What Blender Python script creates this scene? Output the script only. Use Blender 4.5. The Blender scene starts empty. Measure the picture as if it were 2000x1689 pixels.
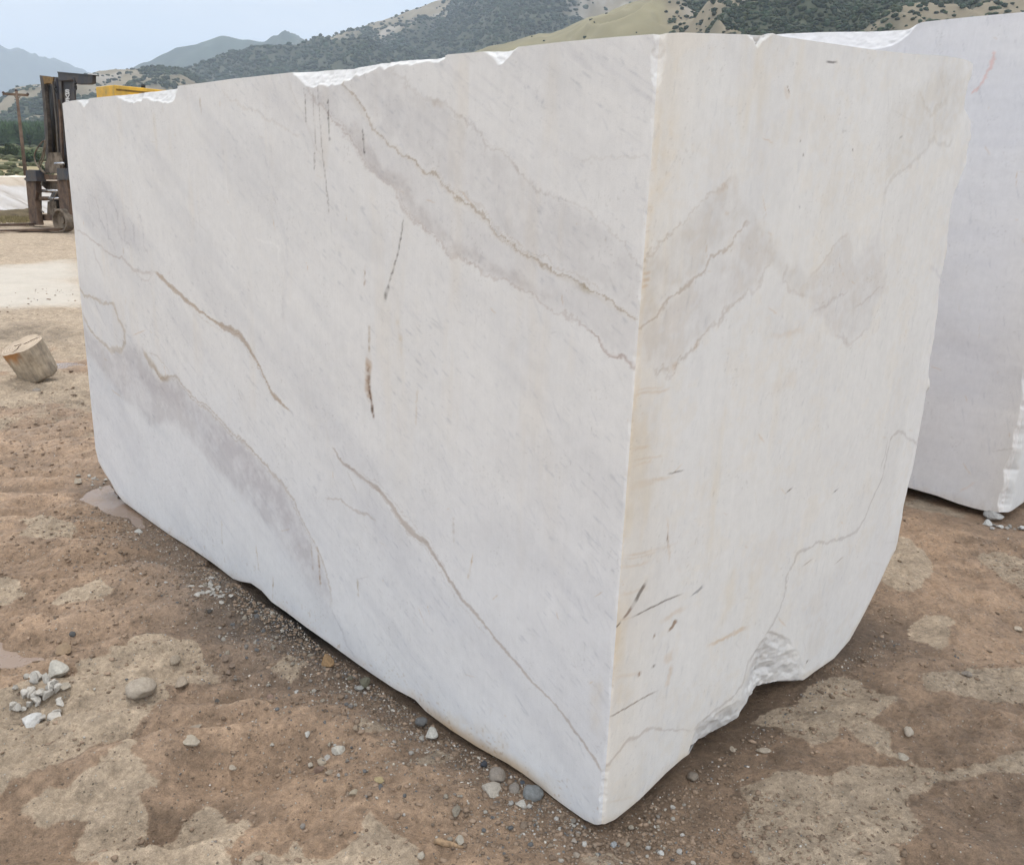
import bpy, bmesh, math, random
import numpy as np
from mathutils import Vector, Matrix
rng = np.random.default_rng(7); random.seed(7)
S = bpy.context.scene
COL = S.collection

# ------------------------------------------------------------------ camera
FPX = 1720.0; PPX, PPY = 1000.0, 844.5; EYE = 1.7
_up = np.array([225, 6112., FPX]); _up /= np.linalg.norm(_up)
_fw = np.array([0, 0, -1.]); _Y = _fw - _up*(_fw@_up); _Y /= np.linalg.norm(_Y); _X = np.cross(_Y, _up)
RM = np.array([_X, _Y, _up])                    # camera axes -> world axes
cam_d = bpy.data.cameras.new('camera'); cam = bpy.data.objects.new('camera', cam_d); COL.objects.link(cam)
cam_d.sensor_fit = 'HORIZONTAL'; cam_d.sensor_width = 36; cam_d.lens = FPX/2000*36
cam_d.clip_start = 0.05; cam_d.clip_end = 60000
M4 = Matrix.Identity(4)
for i in range(3):
    for j in range(3): M4[i][j] = RM[i][j]
M4[2][3] = EYE
cam.matrix_world = M4
S.camera = cam
S.render.resolution_x = 1024; S.render.resolution_y = 864

# ------------------------------------------------------------------ sky and sun
SUN_AZ = math.radians(-28); SUN_EL = math.radians(58)        # behind the block, left of the view axis
W = bpy.data.worlds.new('World'); S.world = W; W.use_nodes = True
nt = W.node_tree; nt.nodes.clear()
def N(t, typ, **kw):
    n = t.nodes.new(typ)
    for k, v in kw.items(): setattr(n, k, v)
    return n
out = N(nt, 'ShaderNodeOutputWorld'); bg = N(nt, 'ShaderNodeBackground'); bg.inputs[1].default_value = 0.10
sky = N(nt, 'ShaderNodeTexSky', sky_type='NISHITA'); sky.sun_disc = False
sky.sun_elevation = SUN_EL; sky.sun_rotation = SUN_AZ; sky.air_density = 1.2; sky.dust_density = 0.6; sky.ozone_density = 1.5
tc = N(nt, 'ShaderNodeTexCoord'); sep = N(nt, 'ShaderNodeSeparateXYZ'); nt.links.new(tc.outputs['Generated'], sep.inputs[0])
zz = N(nt, 'ShaderNodeMath', operation='ADD'); zz.inputs[1].default_value = 0.10; nt.links.new(sep.outputs[2], zz.inputs[0])
zm = N(nt, 'ShaderNodeMath', operation='MAXIMUM'); zm.inputs[1].default_value = 0.05; nt.links.new(zz.outputs[0], zm.inputs[0])
dx = N(nt, 'ShaderNodeMath', operation='DIVIDE'); dy = N(nt, 'ShaderNodeMath', operation='DIVIDE')
nt.links.new(sep.outputs[0], dx.inputs[0]); nt.links.new(zm.outputs[0], dx.inputs[1])
nt.links.new(sep.outputs[1], dy.inputs[0]); nt.links.new(zm.outputs[0], dy.inputs[1])
cmb = N(nt, 'ShaderNodeCombineXYZ'); nt.links.new(dx.outputs[0], cmb.inputs[0]); nt.links.new(dy.outputs[0], cmb.inputs[1])
mp = N(nt, 'ShaderNodeMapping'); mp.inputs['Scale'].default_value = (0.55, 0.9, 1); mp.inputs['Rotation'].default_value = (0, 0, 0.5)
mp.inputs['Location'].default_value = (1.3, 0.4, 0)
nt.links.new(cmb.outputs[0], mp.inputs[0])
cn = N(nt, 'ShaderNodeTexNoise'); cn.inputs['Scale'].default_value = 0.9; cn.inputs['Detail'].default_value = 7
cn.inputs['Roughness'].default_value = 0.55; cn.inputs['Distortion'].default_value = 0.6
nt.links.new(mp.outputs[0], cn.inputs['Vector'])
cr = N(nt, 'ShaderNodeMapRange'); cr.inputs[1].default_value = 0.40; cr.inputs[2].default_value = 0.60
cr.inputs[3].default_value = 0.55; cr.inputs[4].default_value = 1.0
nt.links.new(cn.outputs[0], cr.inputs[0])
mx = N(nt, 'ShaderNodeMix', data_type='RGBA'); mx.inputs['B'].default_value = (7.7, 7.9, 8.2, 1)
nt.links.new(cr.outputs[0], mx.inputs['Factor']); nt.links.new(sky.outputs[0], mx.inputs['A'])
# an overcast sky is brighter overhead; extra brightness behind the camera is added to light the block faces
g1 = N(nt, 'ShaderNodeMath', operation='MULTIPLY_ADD'); nt.links.new(zm.outputs[0], g1.inputs[0]); g1.inputs[1].default_value = 1.5; g1.inputs[2].default_value = 0.85
g2 = N(nt, 'ShaderNodeMapRange'); nt.links.new(sep.outputs[1], g2.inputs[0]); g2.inputs[1].default_value = 0.2; g2.inputs[2].default_value = -0.8; g2.inputs[3].default_value = 1.0; g2.inputs[4].default_value = 1.9
g3 = N(nt, 'ShaderNodeMath', operation='MULTIPLY'); nt.links.new(g1.outputs[0], g3.inputs[0]); nt.links.new(g2.outputs[0], g3.inputs[1])
g4 = N(nt, 'ShaderNodeVectorMath', operation='SCALE'); g4.inputs[0].default_value = (8.25, 8.3, 8.3); nt.links.new(g3.outputs[0], g4.inputs['Scale']); nt.links.new(g4.outputs[0], mx.inputs['B'])
nt.links.new(mx.outputs['Result'], bg.inputs[0]); nt.links.new(bg.outputs[0], out.inputs[0])

sd = bpy.data.lights.new('sun', 'SUN'); sd.energy = 1.9; sd.angle = math.radians(11); sd.color = (1, 0.95, 0.88)
so = bpy.data.objects.new('sun', sd); COL.objects.link(so)
_sdir = Vector((math.sin(SUN_AZ)*math.cos(SUN_EL), math.cos(SUN_AZ)*math.cos(SUN_EL), math.sin(SUN_EL)))
so.rotation_euler = _sdir.to_track_quat('Z', 'Y').to_euler()
so.location = (0, 0, 30)
S.view_settings.view_transform = 'Standard'; S.view_settings.look = 'None'; S.view_settings.gamma = 1
S.view_settings.exposure = -0.06
S.render.engine = 'CYCLES'; S.cycles.volume_bounces = 2

# ------------------------------------------------------------------ measuring helpers
def ray(p): return RM @ np.array([p[0]-PPX, -(p[1]-PPY), -FPX])
def G(p, z=0.0):
    d = ray(p); return np.array([0, 0, EYE]) + d*((z-EYE)/d[2])
def at_dist(p, r):
    d = ray(p); k = r/math.hypot(d[0], d[1]); return np.array([0, 0, EYE]) + d*k
def on_plane(p, o, d):
    n = np.array([-d[1], d[0], 0]); r = ray(p); e = np.array([0, 0, EYE])
    q = e + r*((n@(o-e))/(n@r)); return (q-o)@d, q[2]

# ------------------------------------------------------------------ noise
def _h(ix, iy, seed):
    n = (ix.astype(np.int64)*374761393 + iy.astype(np.int64)*668265263 + seed*1274126177) & 0xffffffff
    n = ((n ^ (n >> 13))*1274126177) & 0xffffffff
    n = n ^ (n >> 16)
    return (n & 0xffff)/65535.0
def vn(x, y, seed=0):
    x = np.asarray(x, float); y = np.asarray(y, float)
    ix = np.floor(x); iy = np.floor(y); fx = x-ix; fy = y-iy
    fx = fx*fx*fx*(fx*(fx*6-15)+10); fy = fy*fy*fy*(fy*(fy*6-15)+10)
    a = _h(ix, iy, seed); b = _h(ix+1, iy, seed); c = _h(ix, iy+1, seed); d = _h(ix+1, iy+1, seed)
    return (a+(b-a)*fx) + ((c+(d-c)*fx)-(a+(b-a)*fx))*fy
def fbm(x, y, seed=0, o=5, r=0.5):
    s = 0; a = 1; t = 0
    for i in range(o):
        s = s + a*vn(x*2**i + 17.3*i, y*2**i - 9.1*i, seed+i*13); t += a; a *= r
    return s/t*2-1
def sst(a, b, x):
    t = np.clip((x-a)/(b-a), 0, 1); return t*t*(3-2*t)
def lin(c): return np.array([((v/255+0.055)/1.055)**2.4 if v > 10 else v/255/12.92 for v in c])
def seg_dist(x, y, pts, closed=False):
    """distance to a polyline and the running index of the nearest point"""
    best = np.full(x.shape, 1e9); par = np.zeros(x.shape)
    P = [np.asarray(p, float) for p in pts]
    n = len(P) if closed else len(P)-1
    for i in range(n):
        a = P[i]; b = P[(i+1) % len(P)]; d = b-a; L = max(d@d, 1e-12)
        t = np.clip(((x-a[0])*d[0]+(y-a[1])*d[1])/L, 0, 1)
        q = np.hypot(x-a[0]-t*d[0], y-a[1]-t*d[1]); m = q < best
        best[m] = q[m]; par[m] = (i+t)[m]
    return best, par
def inside(x, y, pts):
    c = np.zeros(x.shape, bool); n = len(pts)
    for i in range(n):
        x1, y1 = pts[i]; x2, y2 = pts[(i+1) % n]
        if y1 == y2: continue
        m = ((y1 > y) != (y2 > y)) & (x < (x2-x1)*(y-y1)/(y2-y1)+x1); c ^= m
    return c
def sdf(x, y, pts):
    d, _ = seg_dist(x, y, pts, True); return np.where(inside(x, y, pts), d, -d)

# ------------------------------------------------------------------ object helpers
def tag(o, label=None, cat=None, group=None, kind=None):
    if label: o['label'] = label
    if cat: o['category'] = cat
    if group: o['group'] = group
    if kind: o['kind'] = kind
    return o
def empty(name, loc=(0, 0, 0)):
    o = bpy.data.objects.new(name, None); COL.objects.link(o); o.location = loc; o.empty_display_size = 0.2; return o
def link(name, me, m=None, parent=None, loc=None):
    o = bpy.data.objects.new(name, me); COL.objects.link(o)
    if m is not None and not me.materials: me.materials.append(m)
    if parent is not None:
        o.parent = parent; o.matrix_parent_inverse = Matrix.Translation(parent.location).inverted()
    if loc is not None: o.location = loc
    return o
def np_mesh(name, V, F, smooth=True, cols=None):
    """V (n,3), F list of (k,3) or (k,4) arrays"""
    me = bpy.data.meshes.new(name); V = np.ascontiguousarray(V, np.float32)
    if not isinstance(F, list): F = [F]
    loops = np.concatenate([f.ravel() for f in F]).astype(np.int32)
    tot = np.concatenate([np.full(len(f), f.shape[1]) for f in F]).astype(np.int32)
    st = np.concatenate([[0], np.cumsum(tot)[:-1]]).astype(np.int32)
    me.vertices.add(len(V)); me.vertices.foreach_set('co', V.ravel())
    me.loops.add(len(loops)); me.loops.foreach_set('vertex_index', loops)
    me.polygons.add(len(tot)); me.polygons.foreach_set('loop_start', st); me.polygons.foreach_set('loop_total', tot)
    me.polygons.foreach_set('use_smooth', np.full(len(tot), smooth, bool))
    me.update(calc_edges=True)
    for k, c in (cols or {}).items():
        a = me.attributes.new(k, 'FLOAT_COLOR', 'POINT')
        c4 = np.ones((len(V), 4), np.float32); c4[:, :3] = c; a.data.foreach_set('color', c4.ravel())
    return me
def grid_faces(n, m, off=0, flip=False):
    i = np.arange(n-1)[:, None]*m + np.arange(m-1)[None, :] + off
    f = np.stack([i, i+m, i+m+1, i+1], -1).reshape(-1, 4)
    return f[:, ::-1] if flip else f

# ------------------------------------------------------------------ materials
def mat(name):
    m = bpy.data.materials.new(name); m.use_nodes = True; t = m.node_tree
    return m, t, t.nodes['Principled BSDF']
def L(t, a, b): t.links.new(a, b)
def noise(t, scale, detail=5, rough=0.55, vec=None, dist=0):
    n = N(t, 'ShaderNodeTexNoise'); n.inputs['Scale'].default_value = scale; n.inputs['Detail'].default_value = detail
    n.inputs['Roughness'].default_value = rough; n.inputs['Distortion'].default_value = dist
    if vec is not None: L(t, vec, n.inputs['Vector'])
    return n
def mrange(t, src, a, b, c, d):
    n = N(t, 'ShaderNodeMapRange'); L(t, src, n.inputs[0])
    for i, v in enumerate((a, b, c, d)): n.inputs[i+1].default_value = v
    return n.outputs[0]
def mul(t, col, fac):
    n = N(t, 'ShaderNodeVectorMath', operation='SCALE'); L(t, col, n.inputs[0]); L(t, fac, n.inputs['Scale']); return n.outputs[0]
def bump(t, b, h, s, d):
    n = N(t, 'ShaderNodeBump'); n.inputs['Strength'].default_value = s; n.inputs['Distance'].default_value = d
    L(t, h, n.inputs['Height']); L(t, n.outputs[0], b.inputs['Normal'])
def plain(name, rgb, rough=0.7, metal=0.0, var=0.25, scale=8, srgb=True, bumpd=0.0, dirt=None):
    m, t, b = mat(name); c = lin(rgb) if srgb else np.array(rgb)
    o = N(t, 'ShaderNodeTexCoord').outputs['Object']
    n = noise(t, scale, 6, 0.65, o)
    mxn = N(t, 'ShaderNodeMix', data_type='RGBA')
    c2 = lin(dirt) if dirt is not None else c*(1-var*1.6)
    mxn.inputs['A'].default_value = (*np.clip(c*(1+var*0.4), 0, 1), 1); mxn.inputs['B'].default_value = (*c2, 1)
    L(t, mrange(t, n.outputs[0], 0.42, 0.66, 0, 1), mxn.inputs['Factor'])
    L(t, mxn.outputs['Result'], b.inputs['Base Color'])
    b.inputs['Roughness'].default_value = rough; b.inputs['Metallic'].default_value = metal
    if bumpd: bump(t, b, noise(t, scale*4, 6, 0.7, o).outputs[0], 0.6, bumpd)
    return m

def marble_material():
    m, t, b = mat('marble')
    a = N(t, 'ShaderNodeAttribute', attribute_name='Col')
    o = N(t, 'ShaderNodeTexCoord').outputs['Object']
    n1 = noise(t, 30, 8, 0.6, o); n2 = noise(t, 420, 3, 0.6, o); n3 = noise(t, 5, 6, 0.6, o)
    # saw striations: fine, nearly vertical
    mpg = N(t, 'ShaderNodeMapping'); mpg.inputs['Scale'].default_value = (130, 130, 9); L(t, o, mpg.inputs[0])
    n4 = noise(t, 1, 4, 0.6, mpg.outputs[0])
    k = N(t, 'ShaderNodeMath', operation='MULTIPLY'); L(t, mrange(t, n1.outputs[0], 0.3, 0.7, 0.965, 1.03), k.inputs[0]); L(t, mrange(t, n2.outputs[0], 0.3, 0.7, 0.955, 1.03), k.inputs[1])
    k2 = N(t, 'ShaderNodeMath', operation='MULTIPLY'); L(t, k.outputs[0], k2.inputs[0]); L(t, mrange(t, n3.outputs[0], 0.3, 0.7, 0.975, 1.02), k2.inputs[1])
    k3 = N(t, 'ShaderNodeMath', operation='MULTIPLY'); L(t, k2.outputs[0], k3.inputs[0]); L(t, mrange(t, n4.outputs[0], 0.3, 0.7, 0.98, 1.015), k3.inputs[1])
    L(t, mul(t, a.outputs['Color'], k3.outputs[0]), b.inputs['Base Color'])
    b.inputs['Roughness'].default_value = 0.6; b.inputs['Specular IOR Level'].default_value = 0.3
    hh = N(t, 'ShaderNodeMath', operation='ADD'); L(t, n4.outputs[0], hh.inputs[0]); L(t, n2.outputs[0], hh.inputs[1])
    bump(t, b, hh.outputs[0], 0.35, 0.0012)
    return m
MARBLE = marble_material()

# ------------------------------------------------------------------ main marble block
C0 = G((1175, 1611)); C0[2] = 0
D1 = ray((-750, 299)); D1[2] = 0; D1 /= np.linalg.norm(D1); D2 = np.array([D1[1], -D1[0], 0])*1.0
def face_px(pts, o, d): return [on_plane(p, o, d) for p in pts]
def curve(pts, o, d):
    q = np.array(sorted(face_px(pts, o, d))); return lambda s: np.interp(s, q[:, 0], q[:, 1])

class Paint:
    """mixes colour into a face's vertices; coordinates are metres on that face"""
    def __init__(self, s, z, o, d, base):
        self.s = s; self.z = z; self.o = o; self.d = d; self.c = np.empty(s.shape+(3,)); self.c[:] = base
        self.ws = s + 0.005*fbm(s*85, z*85, 13, 3, 0.6) + 0.010*fbm(s*22, z*22, 3, 4, 0.6) + 0.016*fbm(s*5, z*5, 5, 2); self.wz = z + 0.005*fbm(s*85+7, z*85, 14, 3, 0.6) + 0.010*fbm(s*22+40, z*22, 4, 4, 0.6) + 0.016*fbm(s*5+9, z*5, 6, 2)
        self.brk = fbm(s*14, z*14, 8, 4, 0.6); self.mot = 0.5+0.5*np.clip(1.3*fbm(s*7+z*4, z*9-s*5, 18, 6, 0.68)+0.5*fbm(s*45, z*45, 19, 3), -1, 1)
    def mix(self, m, col):
        self.c += (np.asarray(col)-self.c)*np.clip(m, 0, 1)[..., None]
    def tint(self, m, k):
        self.c *= 1+(np.asarray(k)-1)*np.clip(m, 0, 1)[..., None]
    def scale(self, p):
        a = np.array(on_plane(p, self.o, self.d)); b = np.array(on_plane((p[0], p[1]+4), self.o, self.d)); return abs(a[1]-b[1])/4
    def line(self, px, w, k, strength=1.0, soft=0.9, warp=1.0, brk=0.35, bounds=None):
        q = face_px(px, self.o, self.d); qa = np.array(q); w = np.broadcast_to(np.asarray(w, float), (len(px),))
        wm = np.array([w[i]*self.scale(px[i]) for i in range(len(px))])
        pad = wm.max()*3+0.06
        m = (self.s > qa[:, 0].min()-pad) & (self.s < qa[:, 0].max()+pad) & (self.z > qa[:, 1].min()-pad) & (self.z < qa[:, 1].max()+pad)
        x = self.s[m]+(self.ws[m]-self.s[m])*warp; y = self.z[m]+(self.wz[m]-self.z[m])*warp
        dd, par = seg_dist(x, y, q)
        ww = np.interp(par, np.arange(len(px)), wm)*0.5*(1+0.5*self.brk[m])
        ends = np.minimum(par, len(px)-1-par); fade = sst(0, 0.5, ends)*0.85+0.15
        v = (1-sst(ww*(1-soft*0.6), ww*(1+soft), dd))*strength*fade*(1-brk*(0.5+0.5*np.clip(self.brk[m]*1.6, -1, 1)))
        f = np.zeros(self.s.shape); f[m] = v
        self.tint(f, k); return f
    def zone(self, px, k, soft=0.02, strength=1.0, warp=1.0):
        q = face_px(px, self.o, self.d); qa = np.array(q); pad = soft*2+0.05
        m = (self.s > qa[:, 0].min()-pad) & (self.s < qa[:, 0].max()+pad) & (self.z > qa[:, 1].min()-pad) & (self.z < qa[:, 1].max()+pad)
        warp *= 1.5; x = self.s[m]+(self.ws[m]-self.s[m])*warp; y = self.z[m]+(self.wz[m]-self.z[m])*warp
        f = np.zeros(self.s.shape); f[m] = sst(-soft*0.5, soft, sdf(x, y, q))*strength
        self.tint(f*(0.30+1.5*self.mot**1.6), k); return f

def vein(P, px, w, k, **kw):
    """a main vein with fainter strands wandering beside it"""
    P.line(px, w, k, **kw); rr = random.Random(int(px[0][0]))
    for j in range(3):
        off = rr.choice((-1, 1))*rr.uniform(2, 5); q = []
        for x, y in px:
            off += rr.uniform(-2.2, 2.2); off = max(-9, min(9, off)); q.append((x+off*0.6, y-off))
        a = rr.randrange(0, max(1, len(q)//2)); b = min(len(q), a+max(4, len(q)//2))
        if b-a > 2: P.line(q[a:b], 2.2, tuple(1-(1-v_)*0.6 for v_ in k), 0.8, 1.0, warp=1.6, brk=0.6)
TAN = (0.74, 0.66, 0.57); GOLD = (0.80, 0.70, 0.57); GREY = (0.80, 0.79, 0.80); DARK = (0.30, 0.27, 0.25); RUST = (0.78, 0.56, 0.34); BROWN = (0.50, 0.34, 0.22)
def flecks(P, dirx, dirz, seed, dens=0.62, amt=0.16, fa=9, fc=75):
    n = math.hypot(dirx, dirz); dirx /= n; dirz /= n
    a = P.s*dirx+P.z*dirz; c = -P.s*dirz+P.z*dirx; c = c+0.01*fbm(P.s*6, P.z*6, seed+3, 2)
    f = sst(dens, dens+0.22, fbm(a*fa, c*fc, seed, 2, 0.5)*0.5+0.5 + 0.09*fbm(P.s*2.5, P.z*2.5, seed+9, 2))
    P.tint(f, (1-amt, 1-amt*0.95, 1-amt*0.82))
def scratches(P, n, seed, x0, x1, y0, y1):
    r_ = random.Random(seed)
    for i in range(n):
        x = r_.uniform(x0, x1); y = r_.uniform(y0, y1); a = r_.choice([r_.gauss(1.5, 0.12), r_.gauss(1.0, 0.3), r_.uniform(0, 3.1)]); l = r_.uniform(6, 46)*r_.random()+5
        k = r_.choice([(0.86, 0.85, 0.84), (0.80, 0.79, 0.79), (0.90, 0.86, 0.80), (0.90, 0.76, 0.60), (0.84, 0.68, 0.52), (1.07, 1.07, 1.07), (1.05, 1.05, 1.05)])
        P.line([(x, y), (x+math.cos(a)*l*0.5+r_.uniform(-1, 1), y+math.sin(a)*l*0.5), (x+math.cos(a)*l, y+math.sin(a)*l)], r_.uniform(1.2, 2.4), k, 0.8, 0.9, warp=0.3, brk=0.7)
    sp = vn(P.s*170, P.z*170, seed)*0.8+0.2*vn(P.s*9, P.z*9, seed+1); P.tint(sst(0.86, 0.93, sp)*0.8, (0.84, 0.83, 0.82))
def paint_long(P):
    scratches(P, 170, 11, 140, 1270, 180, 1500)
    s, z = P.s, P.z
    lo = fbm(s*0.8, z*0.8, 31, 3)
    # warm above, cool below the brown veins
    P.tint(sst(0.5, 1.4, z+0.25*s*0.3+0.3*lo), (1.0, 0.988, 0.965))
    P.tint(sst(1.1, 0.3, z+0.15*lo)*0.9, (0.965, 0.98, 1.0))
    # bedding streaks (they run down toward the near corner)
    a0 = np.array(on_plane((734, 926), P.o, P.d)); a1 = np.array(on_plane((1061, 1352), P.o, P.d)); b = a1-a0
    ux, uz = b/np.linalg.norm(b); al = s*ux+z*uz; ac = -s*uz+z*ux
    st = fbm(al*2.2, ac*26+0.8*lo, 41, 5, 0.6); P.tint(0.5+0.5*st, (0.965, 0.967, 0.975))
    st = fbm(al*1.2, ac*7, 47, 4, 0.6); P.tint(sst(-0.1, 0.6, st), (0.925, 0.928, 0.94)); st = fbm(al*5, ac*60, 48, 4, 0.7); P.tint(sst(0.1, 0.7, st)*sst(-0.3, 0.5, fbm(s*2, z*2, 49, 3)), (0.90, 0.90, 0.915)); st = fbm(s*3, z*3, 50, 5, 0.6); P.tint(sst(0, 0.6, st), (0.955, 0.955, 0.96))
    flecks(P, ux, uz, 51, 0.75, 0.15, 24, 110); flecks(P, ux, uz, 61, 0.74, 0.11, 44, 200); flecks(P, ux*0.4, uz, 71, 0.74, 0.08, 14, 120)
    # warm clouding and vertical runs
    w = fbm(s*9, z*1.6, 81, 4, 0.6); P.tint(sst(0.15, 0.7, w)*sst(0.4, 1.2, z)*0.7, (0.99, 0.96, 0.915))
    # --- lower left band
    up = [(157, 611), (177, 642), (200, 665), (215, 681), (235, 685), (243, 670), (277, 677), (292, 700), (316, 735), (346, 738), (369, 762), (408, 796), (439, 827), (470, 858), (504, 892), (550, 942), (573, 977), (593, 1016), (616, 1054), (635, 1112), (645, 1185)]
    dn = [(639, 1189), (608, 1150), (574, 1102), (545, 1052), (505, 1005), (470, 962), (412, 908), (372, 862), (325, 822), (296, 838), (240, 780), (204, 731), (165, 688)]
    P.zone(up+dn, (0.81, 0.793, 0.80), 0.05)
    P.zone([(240, 700), (316, 740), (408, 805), (470, 866), (550, 950), (590, 1020), (632, 1115), (644, 1180), (600, 1110), (540, 1000), (460, 910), (380, 830), (300, 770)], (0.93, 0.92, 0.93), 0.05)
    P.zone([(170, 690), (240, 765), (300, 820), (340, 860), (330, 870), (280, 830), (220, 780), (175, 740)], (0.93, 0.94, 0.95), 0.05)
    vein(P, up[7:], [3, 4, 3, 3, 3, 3, 3, 4, 4, 3, 3, 3, 3, 3], (0.72, 0.64, 0.55), strength=0.8, brk=0.3, warp=1.4)
    P.line([(645, 1185), (658, 1212), (672, 1235), (681, 1260), (700, 1290)], 3, GREY, 0.9)
    P.line([(148, 545), (152, 560), (165, 575), (185, 583), (205, 588), (222, 597), (230, 625), (243, 650), (244, 670), (235, 684), (220, 682), (200, 667), (177, 642), (158, 611)], [3, 6, 5, 5, 4, 5, 6, 6, 5, 8, 9, 5, 5, 6], (0.76, 0.69, 0.60), 0.95, warp=1.4)
    P.line([(180, 575), (195, 610), (212, 646)], 2.5, GREY, 0.8)
    P.line([(182, 478), (188, 510), (200, 535)], 4, (0.82, 0.78, 0.76), 0.8)
    P.line([(277, 680), (290, 700), (303, 715), (316, 735), (331, 741)], [9, 15, 12, 10, 9], (0.72, 0.64, 0.54), 0.9)
    P.line([(285, 682), (305, 692), (322, 712), (334, 738)], 2.5, (0.83, 0.80, 0.76), 0.9)
    # --- left grey cloud
    P.zone([(150, 360), (190, 340), (225, 370), (240, 420), (275, 470), (290, 505), (255, 500), (215, 490), (180, 455), (160, 430)], (0.90, 0.90, 0.915), 0.12)
    for k in range(7):
        x = 165+k*17; y = 380+k*9+random.uniform(-20, 20)
        P.line([(x, y), (x+12, y+30), (x+15, y+60), (x+30, y+85)], 3.5, (0.82, 0.81, 0.82), 0.9, warp=2.2)
    # --- brown vein
    v = [(137, 437), (150, 450), (165, 455), (180, 470), (200, 488), (220, 500), (238, 504), (252, 520), (262, 532), (285, 532), (302, 531), (318, 545), (334, 562), (350, 578), (363, 590), (384, 606), (405, 619), (427, 633), (440, 642), (452, 648), (466, 657), (477, 667), (487, 679), (500, 697), (508, 710), (520, 738), (531, 762), (540, 778), (552, 793), (571, 812)]
    wv = [1.5, 1.5, 2, 2.5, 2.5, 3, 3, 3, 4, 3, 5, 8, 9, 10, 10, 9, 4, 6, 13, 15, 13, 13, 10, 6, 5, 4, 8, 9, 7, 3]
    P.line(v[:11], [w*1.3 for w in wv[:11]], (0.76, 0.70, 0.67), 0.9, brk=0.5)
    vein(P, v[10:], wv[10:], (0.71, 0.63, 0.56), soft=0.25, brk=0.1, warp=0.8)
    P.line(v[10:], [2]*len(v[10:]), (0.86, 0.78, 0.66), 0.8, brk=0.1)
    P.line([(262, 532), (275, 545), (290, 548), (302, 533)], 2, (0.82, 0.77, 0.74), 0.8)
    # --- tan vein to the bottom corner
    v = [(651, 875), (662, 890), (675, 904), (690, 910), (704, 926), (720, 940), (734, 953), (750, 970), (763, 987), (776, 1008), (790, 1027), (808, 1045), (827, 1059), (840, 1078), (854, 1096), (870, 1120), (886, 1144), (904, 1166), (923, 1187), (942, 1210), (960, 1232), (978, 1255), (992, 1275), (1010, 1294), (1024, 1312), (1042, 1332), (1061, 1352), (1080, 1376), (1099, 1400), (1118, 1427), (1136, 1453), (1155, 1480), (1172, 1507)]
    w = [3, 3, 4, 6, 5, 5, 7, 6, 7, 7, 9, 8, 10, 7, 6, 5, 5, 5, 5, 4, 4, 5, 5, 5, 5, 3, 3, 3, 4, 4, 5, 5, 5]
    vein(P, v, [q*1.15 for q in w], (0.70, 0.63, 0.575), soft=0.6, brk=0.2, warp=0.8)
    P.line([(678, 910), (688, 935), (700, 968)], 3, (0.83, 0.81, 0.79), 0.9); P.line([(651, 875), (640, 840), (600, 830), (571, 812)], 2, (0.92, 0.91, 0.92), 0.7)
    P.line([(638, 971), (652, 972), (665, 976), (680, 986), (694, 998), (708, 1004), (722, 1010), (736, 1026)], [2, 3, 3, 3, 3, 4, 5, 2], (0.78, 0.72, 0.67), 0.9)
    # --- three upper veins and the grey zone between
    t1 = [(760, 130), (782, 151), (800, 165), (824, 182), (845, 192), (865, 207), (890, 226), (911, 246), (940, 267), (960, 280), (981, 292), (1000, 310), (1014, 325), (1035, 337), (1056, 354), (1076, 372), (1097, 392), (1125, 405), (1151, 421), (1175, 440), (1201, 462), (1225, 480), (1247, 499)]
    t2 = [(668, 168), (682, 182), (695, 201), (710, 217), (724, 232), (738, 246), (749, 259), (765, 268), (778, 277), (792, 290), (807, 305), (820, 318), (828, 330), (849, 331), (858, 345), (865, 358), (878, 369), (890, 379), (905, 389), (919, 400), (936, 416), (952, 433), (972, 450), (994, 468), (1015, 482), (1035, 495), (1052, 505), (1068, 516), (1083, 528), (1097, 537), (1122, 555), (1147, 572), (1172, 582), (1197, 593), (1222, 602), (1247, 613)]
    t3 = [(600, 160), (620, 190), (641, 217), (655, 238), (670, 259), (687, 281), (704, 305), (720, 327), (737, 346), (752, 355), (766, 367), (776, 388), (786, 410), (805, 425), (824, 441), (837, 455), (849, 470), (870, 485), (890, 499), (907, 510), (923, 520), (948, 532), (973, 545), (1010, 567), (1048, 586), (1072, 602), (1097, 619), (1116, 630), (1135, 640), (1155, 647), (1172, 660), (1184, 675), (1193, 687), (1213, 698), (1226, 706), (1241, 718)]
    P.zone(t1+t2[::-1], (0.885, 0.878, 0.882), 0.035)
    P.zone(t2+t3[::-1], (0.91, 0.905, 0.91), 0.025)
    band = [(x+26, y-22) for x, y in t3[4:26]]
    P.zone(t3[4:26]+band[::-1], (0.88, 0.86, 0.855), 0.02)
    vein(P, t1, 5, (0.82, 0.79, 0.77), strength=0.85, soft=1.0, warp=2.4, brk=0.7)
    P.line([(840, 195), (850, 200), (868, 212)], 9, (0.86, 0.81, 0.76), 0.8)
    vein(P, t2, 3.5, (0.66, 0.585, 0.50), soft=0.6, brk=0.35, warp=1.6); P.line([(x-2, y+4) for x, y in t2], 10, (0.93, 0.90, 0.86), 0.6)
    P.line([(1130, 560), (1147, 572), (1155, 578)], 10, (0.80, 0.76, 0.66), 0.8)
    vein(P, t3, 4, (0.76, 0.70, 0.67), strength=0.9, soft=0.9, warp=2.0, brk=0.5)
    P.line(t3[-7:], [3, 5, 8, 8, 8, 8, 12], (0.78, 0.71, 0.69), 0.9, warp=1.4)
    P.line([(718, 318), (735, 330), (760, 355), (775, 370)], 14, (0.87, 0.85, 0.85), 0.7, warp=2)
    P.zone([(590, 165), (640, 180), (690, 265), (735, 340), (700, 310), (650, 240), (610, 210)], (0.92, 0.915, 0.92), 0.04)
    P.line([(560, 150), (575, 185), (590, 215), (615, 280), (640, 330)], 4, (0.90, 0.88, 0.86), 0.7)
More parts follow.
